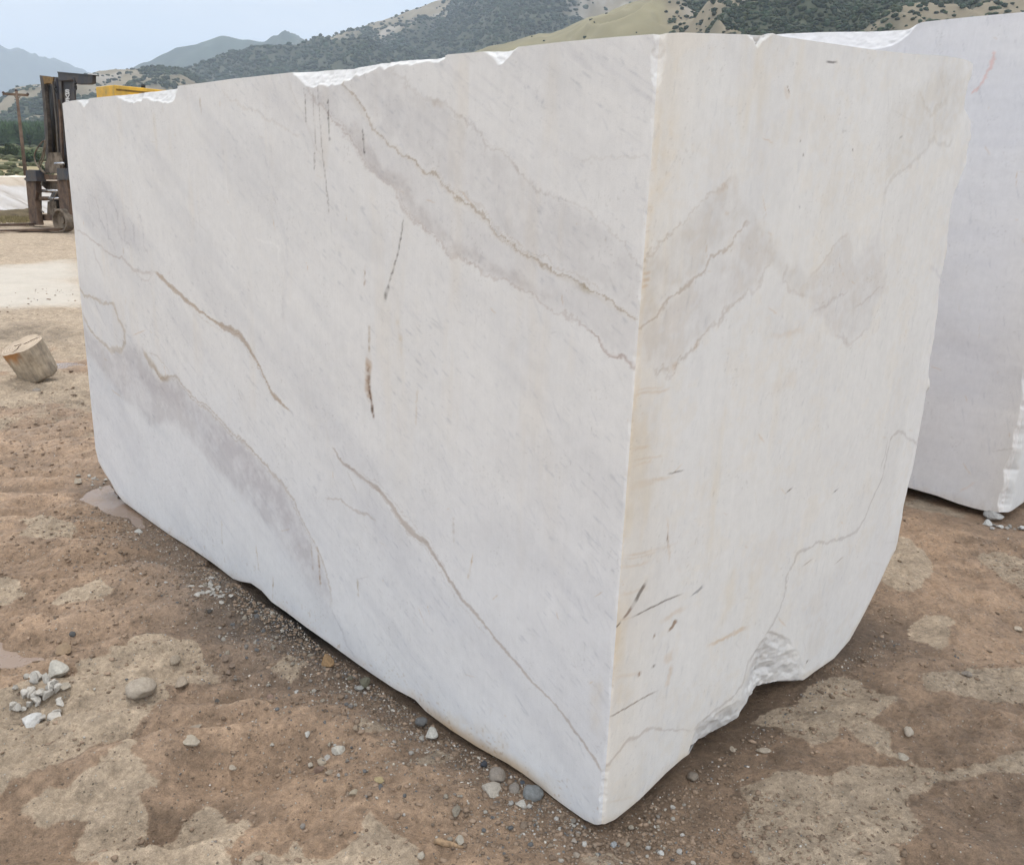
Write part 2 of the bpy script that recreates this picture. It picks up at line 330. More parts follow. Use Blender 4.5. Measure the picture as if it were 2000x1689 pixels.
    P.line([(432, 162), (452, 185), (470, 198), (500, 215), (540, 240), (575, 262), (590, 268)], 4, (0.88, 0.85, 0.82), 0.8, warp=1.5)
    P.zone([(440, 165), (560, 148), (600, 200), (640, 300), (600, 270), (520, 225), (470, 195)], (0.965, 0.96, 0.96), 0.05)
    P.line([(500, 230), (520, 270), (532, 340), (540, 410), (556, 480), (560, 560), (548, 640)], 6, (0.92, 0.92, 0.935), 0.8, warp=2)
    P.line([(548, 480), (556, 520), (553, 600), (560, 640)], 7, (0.93, 0.925, 0.925), 0.8)
    P.line([(1120, 290), (1160, 298), (1190, 295), (1230, 300), (1270, 296)], 3, (0.89, 0.87, 0.85), 0.8, warp=1.5)
    P.line([(1225, 340), (1235, 355), (1248, 366)], 5, (0.84, 0.85, 0.87), 0.8, warp=1.5)
    for x, y in ((1025, 175), (1032, 172), (1045, 188), (1056, 200), (1210, 118), (1180, 470), (971, 370)):
        P.line([(x, y-6), (x+2, y+6)], 4, (0.75, 0.76, 0.79), 0.9)
    for x, y in ((1000, 845), (1040, 880), (1065, 915), (1078, 930), (982, 905), (900, 1060), (1040, 770), (1020, 630), (813, 622), (1002, 790)):
        P.line([(x-8, y-10), (x+8, y+12)], 3.5, (0.84, 0.85, 0.88), 0.8)
    # --- saw and soot streaks
    def dashes(pts, w, k, n, st=1.0):
        a = np.array(pts, float); cum = np.concatenate([[0], np.cumsum(np.hypot(*np.diff(a, axis=0).T))]); LL = cum[-1]
        P.line(pts, w*1.3, tuple(v_**0.6 for v_ in k), 0.8*st, 0.8, warp=0.4, brk=0.8)
        for i in range(n):
            t0 = (i+random.uniform(-0.4, 0.4))/n*LL; t0 = max(t0, 0); t1_ = t0+LL/n*random.uniform(0.3, 1.6)
            q = [(np.interp(t, cum, a[:, 0])+random.uniform(-1, 1), np.interp(t, cum, a[:, 1])) for t in (t0, (t0+t1_)/2, min(t1_, LL))]
            P.line(q, w*1.25*random.uniform(0.6, 1.3), k, st*0.8, 0.6, warp=0.35, brk=0.5)
    dashes([(596, 171), (597, 205), (599, 243)], 2.4, DARK, 8, 0.85); dashes([(612, 165), (614, 230), (620, 300)], 2, (0.6, 0.57, 0.55), 10, 0.7)
    dashes([(622, 164), (626, 250), (633, 327), (642, 423)], 2.6, (0.45, 0.42, 0.4), 22, 0.8); dashes([(642, 189), (643, 276)], 3.2, (0.2, 0.19, 0.18), 7, 1)
    dashes([(615, 292), (614, 334)], 3, DARK, 5, 0.9); dashes([(708, 251), (711, 280), (713, 305)], 3.6, (0.2, 0.19, 0.18), 5, 1)
    dashes([(788, 425), (785, 455), (778, 487), (768, 530), (757, 562)], 3.0, DARK, 10, 0.95); dashes([(760, 557), (755, 572), (750, 588)], 6, (0.2, 0.18, 0.16), 3, 1)
    dashes([(712, 520), (712, 560)], 2.4, BROWN, 3, 0.9); dashes([(720, 635), (720, 690)], 4, (0.65, 0.55, 0.45), 6, 0.9)
    dashes([(720, 700), (716, 730), (717, 760), (722, 780)], 12, (0.70, 0.55, 0.42), 6, 0.9); dashes([(717, 715), (719, 750), (724, 785), (729, 815)], 5, (0.32, 0.22, 0.16), 14, 1)
    P.line([(390, 190), (391, 205), (394, 225)], [5, 4, 1.5], (0.66, 0.58, 0.48), 0.9, warp=0.2)
    dashes([(775, 625), (782, 660), (784, 700)], 7, (0.93, 0.87, 0.78), 4, 0.8); dashes([(533, 1125), (534, 1170)], 2, (0.75, 0.66, 0.55), 3)
    dashes([(622, 1065), (626, 1150)], 3, (0.62, 0.47, 0.33), 7); dashes([(608, 1060), (612, 1115)], 2.5, (0.7, 0.6, 0.5), 3)
    dashes([(697, 1130), (699, 1165)], 3, (0.78, 0.70, 0.58), 3); dashes([(432, 1010), (434, 1060)], 2, (0.8, 0.72, 0.6), 3); dashes([(500, 1065), (505, 1120)], 2, (0.8, 0.72, 0.6), 3)
    dashes([(815, 760), (812, 830)], 3, (0.88, 0.80, 0.70), 4); dashes([(885, 1010), (887, 1060)], 3, (0.72, 0.66, 0.6), 4); dashes([(925, 1080), (915, 1130)], 3, (0.85, 0.74, 0.6), 3)
    P.line([(300, 215), (302, 250), (305, 300)], 12, (0.96, 0.93, 0.88), 0.8)
    # white scuffs
    for pts in ([(440, 450), (455, 456), (462, 462)], [(495, 465), (510, 472), (528, 474), (542, 480), (543, 520)], [(440, 330), (450, 420)]):
        P.line(pts, 3, (1.1, 1.1, 1.1), 0.9)
    # rust near the two edges
    P.zone([(1150, 1330), (1166, 1330), (1164, 1430), (1150, 1420)], (0.97, 0.90, 0.80), 0.05)
    P.line([(1288, 90), (1270, 330), (1252, 560), (1238, 760), (1222, 960), (1205, 1160), (1190, 1340)], 7, (1.04, 1.03, 1.01), 0.7, warp=0.4)
    # soil along the foot
    bot = np.interp(s, *np.array(sorted(face_px(BOT1, C0, D1))).T)
    hgt = z-bot
    P.tint((1-sst(0.0, 0.05, hgt+0.02*P.brk))*sst(0.1, 0.35, s)*sst(0.9, 0.65, s), (0.80, 0.66, 0.50))
    P.tint((1-sst(0.0, 0.14, hgt+0.05*P.brk))*sst(0.1, 0.3, s)*sst(1.0, 0.7, s)*sst(-0.1, 0.4, P.brk), (0.93, 0.84, 0.72))
    P.tint((1-sst(0.0, 0.03, hgt+0.02*P.brk))*0.5, (0.85, 0.78, 0.70))
    P.tint(sst(0.80, 0.88, vn(s*110, z*110, 91)*0.75+0.25*vn(s*20, z*20, 92))*sst(0.16, 0.0, hgt)*0.7, (0.75, 0.64, 0.52))

def paint_end(P):
    scratches(P, 110, 12, 1200, 1880, 90, 1400)
    s, z = P.s, P.z
    lo = fbm(s*1.3, z*0.7, 131, 3)
    P.tint(sst(-0.4, 0.5, lo), (1.0, 0.99, 0.972)); P.tint(sst(0.25, 0.0, s)*0.8, (1.0, 0.965, 0.91))
    st = fbm(s*30, z*1.5, 141, 4, 0.6); P.tint(0.5+0.5*st, (0.955, 0.955, 0.955))
    st = fbm(s*5, z*1.2, 147, 4, 0.6); P.tint(sst(0, 0.6, st), (0.955, 0.955, 0.96))
    flecks(P, 0.15, 1, 151, 0.77, 0.10, 20, 100); flecks(P, 0.5, 0.8, 161, 0.77, 0.09, 24, 140)
    P.tint(sst(0.45, 0.75, P.mot)*0.8, (1.0, 0.978, 0.945)); P.tint(sst(0.5, 0.8, 0.5+0.5*fbm(s*4+3, z*5, 171, 6, 0.65))*0.8, (0.955, 0.955, 0.965))
    w = fbm(s*7, z*2.0, 181, 4, 0.6); P.tint(sst(0.1, 0.6, w)*sst(1.3, 0.2, s), (0.99, 0.945, 0.87))
    u = [(1258, 498), (1276, 482), (1295, 469), (1316, 452), (1337, 435), (1352, 415), (1366, 398), (1382, 380), (1399, 365), (1428, 340)]
    m = [(1248, 637), (1262, 628), (1279, 618), (1294, 602), (1308, 587), (1325, 577), (1341, 566), (1356, 550), (1370, 535), (1380, 518), (1387, 506), (1406, 493), (1424, 481), (1437, 464), (1449, 448), (1463, 435)]
    lo_ = [(1280, 715), (1287, 730), (1295, 713), (1303, 725), (1312, 736), (1318, 722), (1324, 709), (1341, 690), (1358, 672), (1378, 650), (1399, 630), (1410, 620), (1420, 610), (1435, 597), (1449, 585), (1465, 572), (1482, 560), (1490, 540), (1498, 523), (1519, 506)]
    P.zone(u+[(1449, 373), (1465, 415), (1463, 435)]+m[::-1], (0.89, 0.872, 0.855), 0.03)
    P.zone(m+[(1465, 415), (1500, 470), (1519, 506)]+lo_[::-1]+[(1260, 700), (1250, 660)], (0.89, 0.875, 0.87), 0.035)
    vein(P, u, 5, (0.84, 0.80, 0.76), strength=0.85, soft=1.0, warp=2.4, brk=0.5); P.line(m, [5, 4.5, 4, 6, 4, 4, 8, 4, 5, 5, 4, 5, 4, 4, 6, 5], (0.73, 0.66, 0.60), 1.0, warp=1.3)
    vein(P, lo_, 5, (0.82, 0.78, 0.75), strength=0.85, soft=1.0, warp=2.2, brk=0.5); P.line([(1280, 640), (1350, 600), (1430, 545), (1490, 500)], 14, (0.965, 0.96, 0.965), 0.7)
    P.zone([(1465, 415), (1500, 450), (1540, 505), (1561, 522), (1577, 547), (1580, 590), (1565, 600), (1548, 576), (1532, 539), (1500, 495)], (0.90, 0.888, 0.88), 0.025)
    P.zone([(1577, 547), (1606, 514), (1635, 481), (1660, 460), (1668, 502), (1685, 485), (1702, 465), (1726, 448), (1728, 572), (1706, 610), (1697, 651), (1677, 668), (1662, 684), (1648, 659), (1627, 659), (1606, 622), (1585, 614), (1578, 590)], (0.90, 0.895, 0.907), 0.03)
    P.line([(1660, 460), (1668, 502), (1668, 570), (1664, 650)], 2.5, (0.93, 0.94, 0.96), 0.8)
    for q in ([(1585, 614), (1614, 597), (1639, 576), (1660, 562)], [(1666, 605), (1690, 596), (1712, 575), (1728, 560)], [(1577, 547), (1606, 514), (1635, 481), (1660, 460)], [(1540, 510), (1535, 545), (1550, 580), (1577, 592)], [(1627, 659), (1648, 655), (1662, 684), (1677, 668), (1697, 651)]):
        P.line(q, 4, (0.83, 0.79, 0.77), 0.8, warp=1.4)
    P.zone([(1732, 200), (1800, 165), (1860, 120), (1900, 130), (1895, 200), (1860, 260), (1822, 270), (1797, 303), (1760, 332), (1735, 365), (1728, 394)], (0.93, 0.92, 0.905), 0.04)
    P.line([(1728, 394), (1742, 355), (1760, 332), (1780, 318), (1797, 303), (1808, 285), (1822, 266), (1835, 285), (1850, 282), (1862, 262)], 7, (0.85, 0.83, 0.81), 0.85, warp=1.8)
    P.line([(1790, 175), (1800, 205), (1822, 215), (1840, 200), (1858, 190)], 8, (0.90, 0.87, 0.83), 0.8, warp=2)
    P.line([(1733, 120), (1735, 200), (1731, 330), (1728, 450), (1728, 580)], 2, (0.90, 0.90, 0.91), 0.8, warp=0.3)
    P.line([(1815, 520), (1825, 525), (1835, 545), (1860, 530)], 4, (0.86, 0.85, 0.88), 0.8)
    # thin vein rising from the bottom corner to the right edge
    v = [(1174, 1507), (1185, 1497), (1197, 1486), (1212, 1466), (1231, 1443), (1252, 1437), (1263, 1427), (1277, 1421), (1295, 1423), (1311, 1426), (1332, 1427), (1354, 1428)]
    P.line(v, [6, 5, 5, 5, 8, 4, 4, 3, 3, 2.5, 2, 2], (0.77, 0.73, 0.71), 1, 0.8, brk=0.2, warp=0.7)
    v = [(1354, 1428), (1371, 1409), (1405, 1388), (1430, 1365), (1447, 1341), (1452, 1320), (1456, 1299), (1473, 1277), (1490, 1253), (1503, 1231), (1515, 1210), (1524, 1192), (1532, 1160), (1536, 1130), (1560, 1085), (1600, 1062), (1640, 1050), (1672, 1036), (1690, 1010), (1705, 975), (1722, 935), (1733, 890), (1740, 862), (1755, 845), (1775, 850), (1790, 862), (1797, 880)]
    P.line(v, 4, (0.76, 0.735, 0.725), 0.95, 0.8, brk=0.3, warp=1.0)
    P.line([(1733, 860), (1728, 895), (1718, 920)], 4, (0.78, 0.76, 0.75), 0.9)
    P.line([(1700, 1000), (1655, 1100), (1600, 1250)], 4, (0.94, 0.94, 0.95), 0.6)
    P.zone([(1700, 1040), (1765, 1000), (1760, 1050), (1700, 1190), (1600, 1300), (1560, 1310), (1560, 1200), (1600, 1120)], (0.955, 0.955, 0.965), 0.1)
    # rust along the near edge: slanting saw lines
    e = lambda y: 1290-0.0747*(y-70)
    for y, ln, w, st in ((330, 8, 3, .5), (402, 14, 2, .7), (408, 12, 2, .7), (437, 12, 3, .7), (448, 10, 2.5, .8), (532, 18, 7, .9), (545, 16, 8, .9), (558, 14, 5, .8), (774, 75, 4, .8), (766, 60, 2.5, .7), (880, 40, 6, .5), (905, 70, 3, .6), (915, 50, 3, .6), (950, 90, 5, .7), (957, 60, 4, .6), (1085, 110, 3.5, .7), (1092, 80, 2, .7), (1108, 60, 4, .5), (1160, 60, 6, .4), (1210, 35, 3, .5), (1325, 60, 5, .4), (1570, 60, 3, .5)):
        x = e(y)+2; P.line([(x, y), (x+ln*0.5, y-ln*0.10), (x+ln, y-ln*0.22)], w, RUST, st*0.6, 1.3, warp=0.5, brk=0.8)
    for x, y, x2, y2, w, st in ((1379, 1258, 1462, 1222, 6, .7), (1300, 1290, 1320, 1270, 14, .4), (1303, 1340, 1318, 1290, 8, .5), (1290, 1220, 1340, 1190, 8, .4), (1303, 1005, 1306, 1100, 4, .5), (1420, 355, 1400, 372, 12, .35), (1535, 170, 1543, 200, 10, .3), (1355, 680, 1362, 665, 10, .4), (1325, 705, 1312, 715, 12, .3), (1505, 655, 1570, 652, 8, .25), (1415, 415, 1425, 420, 8, .3), (1500, 760, 1560, 740, 18, .16)):
        P.line([(x, y), ((x+x2)/2, (y+y2)/2+1), (x2, y2)], w, RUST, st, 1.0, brk=0.6)
    P.line([(1296, 130), (1282, 330), (1265, 500), (1252, 640), (1240, 800), (1222, 1000), (1205, 1200), (1190, 1380), (1184, 1440)], 16, (0.99, 0.90, 0.76), 0.6, 1.0, warp=1.2, brk=0.8)
    P.zone([(1300, 100), (1335, 100), (1330, 330), (1275, 420)], (0.99, 0.955, 0.90), 0.06)
    for pts, w, k in (([(1613, 121), (1625, 120), (1637, 121)], 3.5, (0.25, 0.24, 0.24)), ([(1540, 168), (1541, 175), (1543, 184)], 4, (0.45, 0.33, 0.25)),
                      ([(1262, 1136), (1250, 1158), (1238, 1178)], [8, 8, 9], DARK), ([(1236, 1182), (1226, 1196), (1216, 1208)], [9, 7, 5], (0.4, 0.32, 0.28)), ([(1213, 1212), (1205, 1222), (1199, 1228)], 4, DARK),
                      ([(1373, 1144), (1362, 1156), (1346, 1168)], [7, 5, 2], (0.5, 0.5, 0.52)), ([(1335, 1160), (1300, 1174), (1268, 1190), (1232, 1205)], [2, 3, 3, 2], DARK),
                      ([(1324, 1215), (1318, 1216), (1314, 1226), (1305, 1234)], [4, 8, 6, 6], (0.40, 0.28, 0.2)), ([(1280, 1240), (1276, 1248)], 5, (0.4, 0.28, 0.2)), ([(1281, 1299), (1274, 1303)], 5, DARK), ([(1252, 1314), (1246, 1319)], 7, (0.35, 0.22, 0.15)),
                      ([(1286, 1348), (1255, 1364), (1220, 1384), (1188, 1403)], 2.5, (0.45, 0.40, 0.36)), ([(1338, 918), (1320, 922), (1302, 926)], [1.5, 3, 2], DARK), ([(1303, 1038), (1304, 1065)], 2.5, (0.35, 0.28, 0.24)),
                      ([(1550, 951), (1534, 964)], 3, DARK), ([(1640, 951), (1627, 962)], 2.5, DARK), ([(1579, 1288), (1574, 1296)], 4, DARK), ([(1590, 1090), (1565, 1108)], 2, (0.6, 0.55, 0.52)), ([(1650, 1085), (1630, 1102)], 2, (0.65, 0.6, 0.56)),
                      ([(1664, 288), (1665, 293)], 3.5, DARK), ([(1569, 302), (1571, 305)], 4, DARK), ([(1564, 272), (1565, 279)], 2.5, DARK), ([(1562, 400), (1563, 408)], 3, (0.5, .5, .5)), ([(1755, 272), (1764, 265)], 4, (0.6, .6, .6)), ([(1610, 225), (1611, 236)], 2.5, (0.6, .6, .6))):
        P.line(pts, w, k, 1.0, 0.5, warp=0.25, brk=0.2)
    hgt = z-np.interp(s, *np.array(sorted(face_px(BOT2, C0, D2))).T)
    P.tint((1-sst(0.0, 0.03, hgt+0.02*P.brk))*0.6, (0.85, 0.78, 0.70))

TOP1 = [(120, 203), (128, 199), (160, 194), (225, 187), (300, 178), (345, 171), (352, 168), (450, 155), (560, 143), (600, 139), (640, 135), (680, 134), (700, 130), (760, 121), (800, 117), (850, 115), (868, 110), (874, 107), (945, 101), (1000, 98), (1012, 92), (1100, 82), (1200, 73), (1290, 66)]
BOT1 = [(187, 880), (192, 902), (203, 922), (215, 940), (226, 962), (240, 979), (270, 1000), (330, 1043), (380, 1075), (420, 1103), (455, 1130), (470, 1135), (490, 1139), (510, 1153), (530, 1175), (560, 1195), (600, 1225), (650, 1260), (700, 1297), (730, 1318), (770, 1345), (810, 1366), (830, 1388), (850, 1403), (880, 1425), (930, 1457), (960, 1474), (990, 1490), (1020, 1510), (1050, 1533), (1080, 1558), (1110, 1580), (1140, 1600), (1160, 1609), (1174, 1611)]
TOP2 = [(1290.5, 66), (1330, 64), (1400, 66), (1470, 68), (1490, 70), (1502, 66), (1511, 65), (1518, 70), (1600, 82), (1700, 97), (1780, 106), (1850, 111), (1885, 117), (1900, 123), (1911, 130)]
BOT2 = [(1176, 1611), (1200, 1600), (1250, 1559), (1300, 1510), (1335, 1480), (1347, 1472), (1353, 1457), (1390, 1446), (1420, 1430), (1447, 1407), (1455, 1382), (1470, 1366), (1500, 1350), (1535, 1335), (1570, 1328), (1590, 1312), (1630, 1285), (1660, 1250), (1690, 1195), (1720, 1135), (1740, 1090), (1757, 1060), (1764, 1046)]
RIGHT2 = [(1911, 130), (1908, 150), (1902, 168), (1895, 190), (1893, 215), (1905, 240), (1904, 262), (1897, 300), (1897, 320), (1888, 345), (1877, 372), (1866, 400), (1862, 430), (1861, 480), (1853, 515), (1843, 560), (1840, 600), (1832, 660), (1822, 730), (1815, 780), (1801, 870), (1790, 920), (1780, 960), (1768, 1015), (1763, 1046)]
CH1 = [([(150, 195), (157, 201), (163, 209), (169, 202), (176, 192)], 1.2), ([(225, 187), (240, 198), (262, 201), (285, 192), (300, 196), (330, 204), (341, 196), (348, 172)], 1.1),
       ([(572, 141), (590, 160), (605, 170), (640, 168), (660, 166), (680, 156), (700, 147), (740, 132), (800, 126), (850, 120), (864, 114), (870, 109)], 1.3), ([(945, 101), (960, 112), (972, 127), (985, 120), (1000, 104), (1010, 94)], 1.2)]
CH2 = [([(1462, 68), (1475, 80), (1481, 96), (1490, 82), (1503, 72), (1512, 66)], 0.5)]

def build_block(name, C, d1, d2, s1max, s2max, t1, b1, t2, b2, R2, ch1, ch2, paint1, paint2, n1, n2, m, base1, base2, scoops=(), edge=None, shear=None):
    H = float(t1(0.0))
    u = np.linspace(0, 1, n1); v = np.linspace(0, 1, m)
    s = s1max*(0.42*u+0.58*u*u)
    Sg = np.repeat(s[:, None], m, 1); Zg = b1(s)[:, None]*(1-v)+t1(s)[:, None]*v
    def rel(Sg, Zg, seed): return 0.0035*fbm(Sg*2, Zg*2, seed, 3)
    def chips(Sg, Zg, chl, o, d, seed):
        dep = np.zeros(Sg.shape); cm = np.zeros(Sg.shape)
        for px, k in chl:
            q = np.array(sorted(face_px(px, o, d)))
            m_ = (Sg > q[0, 0]) & (Sg < q[-1, 0])
            nz = np.interp(Sg, q[:, 0], q[:, 1])+0.008*fbm(Sg*40, Zg*3, seed, 3)
            a = np.where(m_, np.maximum(0, Zg-nz), 0)
            f = sst(0, 0.006, a); dep += a*k*0.38 + f*(0.002+0.010*np.abs(fbm(Sg*22, Zg*22, seed+5, 5, 0.6))); cm = np.maximum(cm, f)
        return dep, cm
    dep, cm = chips(Sg, Zg, ch1, C, d1, 201)
    P = Paint(Sg, Zg, C, d1, base1); paint1(P)
    P.mix(cm*0.9, base1*0.93+0.02*fbm(Sg*30, Zg*30, 9, 3)[..., None])
    def corner(Sg, Zg):
        if edge is None: return np.zeros(Sg.shape), np.zeros(Sg.shape)
        a = edge(Zg); w = a*1.6+0.004
        f = np.clip(1-(Sg+0.004*fbm(Sg*60, Zg*60, 80, 3)*sst(0, 0.003, Sg))/w, 0, 1); return a*f*(1+0.10*fbm(Sg*40, Zg*30, 81, 2)*sst(0, 0.004, Sg)), sst(0.0, 0.4, f)*sst(0.004, 0.010, a)
    co, cmk = corner(Sg, Zg); P.mix(cmk*0.35, base1*0.96+0.02*fbm(Zg*25, Sg*40, 82, 3)[..., None])
    X1 = C + d1*Sg[..., None] + d2*(dep+rel(Sg, Zg, 15)*sst(0, 0.15, Sg))[..., None] + (d1+d2)*co[..., None]; X1[..., 2] = Zg
    col1 = P.c
    # end face
    s2 = np.linspace(0, s2max, n2)
    Sg = np.repeat(s2[:, None], m, 1); kx_ = np.maximum(0, 1-s2/0.03); Zg = (b2(s2)+(b1(0.0)-b2(0.0))*kx_)[:, None]*(1-v)+(t2(s2)+(H-float(t2(0.0)))*kx_)[:, None]*v
    k = R2(Zg)/s2max; Sr = Sg*(1+(k-1)*sst(0.4, 1.0, Sg/s2max))
    dep, cm = chips(Sr, Zg, ch2, C, d2, 301)
    P = Paint(Sr, Zg, C, d2, base2); paint2(P)
    P.mix(cm*0.95, base2*0.97)
    for px, depth in scoops:
        q = face_px(px, C, d2); wx = Sr+0.012*fbm(Sr*14, Zg*14, 33, 4); wz = Zg+0.012*fbm(Sr*14+5, Zg*14, 34, 4)
        f = sdf(wx, wz, q); a = np.clip(f/0.16, 0, 1)**1.3
        rr = 1-np.abs(fbm(Sr*11+Zg*6, Zg*11, 35, 5, 0.6))
        dep += a*depth*(0.9+0.45*(rr-0.6)) + sst(0, 0.01, f)*(0.0018*fbm(Sr*60, Zg*60, 36, 3, 0.6)+0.009*(np.abs(fbm(Sr*12+Zg*9, Zg*15, 43, 3))-0.2))
        P.mix(sst(0, 0.05, f)*0.6, base2*0.90*np.array([0.985, 0.99, 1.0])+0.06*fbm(Sr*25+Zg*10, Zg*25, 37, 4, 0.7)[..., None])
    # flaked right margin
    mr = sst(0.05, 0.0, R2(Zg)-Sr+0.02*fbm(Sr*9, Zg*9, 38, 4)); dep += mr*0.03*(1+fbm(Sr*20, Zg*12, 39, 4)); P.tint(mr*0.8, (1.0, 0.965, 0.90))
    co, cmk = corner(Sr, Zg); P.mix(cmk*0.35, base2*0.96+0.02*fbm(Zg*25, Sg*40, 82, 3)[..., None])
    X2 = C + d2*Sr[..., None] + d1*(dep+rel(Sr, Zg, 16)*sst(0, 0.15, Sr))[..., None] + (d1+d2)*co[..., None]; X2[..., 2] = Zg
    col2 = P.c
    Vs = [X1.reshape(-1, 3), X2.reshape(-1, 3)]; Cs = [col1.reshape(-1, 3), col2.reshape(-1, 3)]
    Fs = [grid_faces(n1, m, 0, True), grid_faces(n2, m, n1*m)]; off = n1*m+n2*m
    rough = base1*0.95
    def add(X, flip):
        nonlocal off
        a, b = X.shape[:2]; Vs.append(X.reshape(-1, 3)); Cs.append(np.tile(rough, (a*b, 1))); Fs.append(grid_faces(a, b, off, flip)); off += a*b
    # top, underside: front row follows the long face
    kk = 46; f2 = np.linspace(0, 1, kk); 
    e2 = X2[np.clip((f2*(n2-1)).round().astype(int), 0, n2-1)]
    for row, flip in ((m-1, False), (0, True)):
        A = X1[:, row]; E = e2[:, row]
        T = A[:, None, :] + (E-E[0])[None]
        T[:, 1:, 2] += (0.02*fbm(T[:, 1:, 0]*6, T[:, 1:, 1]*6, 21, 4)-0.012) if row else 0.0
        if row: T[:, 1:, 2] -= 0.01
        T[0] = E; add(T, flip)
    f1 = np.linspace(0, 1, 30); e1 = X1[np.clip((f1*(n1-1)).round().astype(int), 0, n1-1)]
    far = X2[-1]                                                        # right-hand back face
    T = far[None] + (e1[:, m//2]-e1[0, m//2])[:, None, :]; zz_ = (e1[:, m-1, 2]-e1[0, m-1, 2])[:, None]*v[None]; T[..., 2] = far[None, :, 2]+zz_-0.01; add(T, False)
    far = X1[-1]
    T = far[None] + (e2[:, m//2]-e2[0, m//2])[:, None, :]; T[..., 2] = far[None, :, 2]*(1) + (e2[:, m-1, 2]-e2[0, m-1, 2])[:, None]*v[None]+(e2[:, 0, 2]-e2[0, 0, 2])[:, None]*(1-v)[None]*0-0.0; add(T, True)
    me = np_mesh(name, np.concatenate(Vs), Fs, True, {'Col': np.clip(np.concatenate(Cs), 0, 0.95)})
    return link(name, me, MARBLE)

r2 = np.array(sorted([(z, s) for s, z in face_px(RIGHT2, C0, D2)]))
def edge_main(z):
    a = np.full(z.shape, 0.0028)+0.0022*fbm(z*14, z*0, 77, 3)
    a = a + 0.010*sst(1.90, 1.98, z)*(0.6+0.5*np.interp(z, np.linspace(1.85, 2.1, 12), np.random.default_rng(3).random(12))) + 0.006*sst(0.24, 0.12, z)*(0.7+0.7*fbm(z*9, z*0, 79, 2))
    return np.maximum(a, 0.001)
b1f = curve(BOT1, C0, D1)
SC = [([(1448, 1350), (1462, 1300), (1478, 1262), (1500, 1232), (1530, 1236), (1552, 1262), (1568, 1295), (1580, 1330), (1580, 1500), (1500, 1520), (1448, 1520)], 0.045),
      ([(1345, 1470), (1356, 1425), (1385, 1398), (1415, 1380), (1440, 1362), (1460, 1372), (1470, 1400), (1470, 1600), (1345, 1650)], 0.05)]
blk = build_block('marble_block', C0, D1, D2, 3.722, 1.868, curve(TOP1, C0, D1), lambda s: b1f(s), curve(TOP2, C0, D2), curve(BOT2, C0, D2),
                  lambda z: np.interp(z, r2[:, 0], r2[:, 1]), CH1, CH2, paint_long, paint_end, 640, 380, 720,
                  np.array([0.735, 0.730, 0.727]), np.array([0.735, 0.727, 0.717]), SC, edge_main)
tag(blk, 'huge sawn white marble block with tan and grey veins filling the middle of the photo', 'stone block')

# ------------------------------------------------------------------ second block, behind on the right
CB = G((1966, 1006)); CB[2] = 0
TOPB = [(2060, 18), (2000, 24), (1900, 33), (1815, 42), (1800, 44), (1785, 50), (1772, 57), (1700, 60), (1600, 62), (1530, 66), (1510, 68)]
BOTB = [(1785, 955), (1830, 968), (1870, 983), (1900, 992), (1930, 999), (1950, 1000), (1966, 1004)]
CHB = [([(1790, 48), (1770, 72), (1740, 90), (1700, 97), (1600, 84), (1530, 72), (1510, 70), (1400, 80)], 1.0)]
tB = np.array(sorted(face_px(TOPB, CB, D1))); bB = np.array(sorted(face_px(BOTB, CB, D1)))
# the near vertical edge of this block is broken: it leans out to the right as it rises
def edgeB(z): return 0.02+0.03*np.abs(fbm(z*5, z*0, 177, 4))
def paintB(P):
    scratches(P, 50, 13, 1800, 2000, 60, 980)
    s, z = P.s, P.z
    P.tint(sst(-0.3, 0.5, fbm(s*0.8, z*4, 301, 4)), (0.93, 0.935, 0.955)); P.tint(0.5+0.5*fbm(s*2, z*28, 303, 4), (0.95, 0.95, 0.955)); P.tint(sst(0.1, 0.5, fbm(s*3+z, z*6-s, 305, 5, 0.6)), (0.95, 0.948, 0.95)); flecks(P, 0.3, 1, 307, 0.75, 0.12, 12, 90)
    P.tint(sst(0.35, 0.0, s)*0.6, (1.0, 0.97, 0.91))
    P.line([(1941, 97), (1944, 112), (1940, 125), (1930, 140), (1925, 155), (1916, 168), (1905, 180), (1898, 188)], [4, 7, 8, 5, 6, 5, 5, 3], (1.0, 0.74, 0.68), 1.0, 0.8, warp=1.4)
    P.line([(1850, 45), (1830, 90), (1820, 110)], 2, (0.88, 0.88, 0.88), 0.7, warp=0.5)
    P.line([(1930, 885), (1960, 878), (1985, 876)], 2, (0.78, 0.76, 0.74), 0.8)
    P.line([(1875, 965), (1890, 952), (1902, 940)], 3, (1.0, 0.88, 0.80), 0.6)
    P.line([(1840, 655), (1900, 662), (1990, 675)], 16, (0.955, 0.95, 0.955), 0.7); P.line([(1870, 400), (1930, 398), (1990, 410)], 6, (0.96, 0.955, 0.955), 0.7)
    P.tint(sst(0.14, 0.02, s+0.02*P.brk)*sst(1.0, 0.3, z), (0.96, 0.95, 0.93))
    P.tint((1-sst(0.0, 0.05, z+0.03*P.brk))*0.7, (0.85, 0.80, 0.74))
def paintB2(P):
    P.tint(0.5+0.5*fbm(P.s*6, P.z*3, 311, 4), (0.97, 0.965, 0.95)); P.tint((1-sst(0.0, 0.05, P.z+0.03*P.brk))*0.7, (0.85, 0.80, 0.74))
blk2 = build_block('marble_block', CB, D1, D2, 3.4, 1.7, lambda s: np.interp(s, tB[:, 0], tB[:, 1]), lambda s: np.interp(s, bB[:, 0], bB[:, 1]),
                   lambda s: tB[0, 1]+0.0*s+0.01*fbm(s*3, s*0, 91, 3), lambda s: 0.01+0.0*s, lambda z: 1.7+0*z, CHB, [], paintB, paintB2, 360, 90, 420,
                   np.array([0.73, 0.722, 0.735]), np.array([0.69, 0.69, 0.69]), (), edgeB)
tag(blk2, 'paler plain marble block with a thin pink crack, standing behind at the right edge', 'stone block')

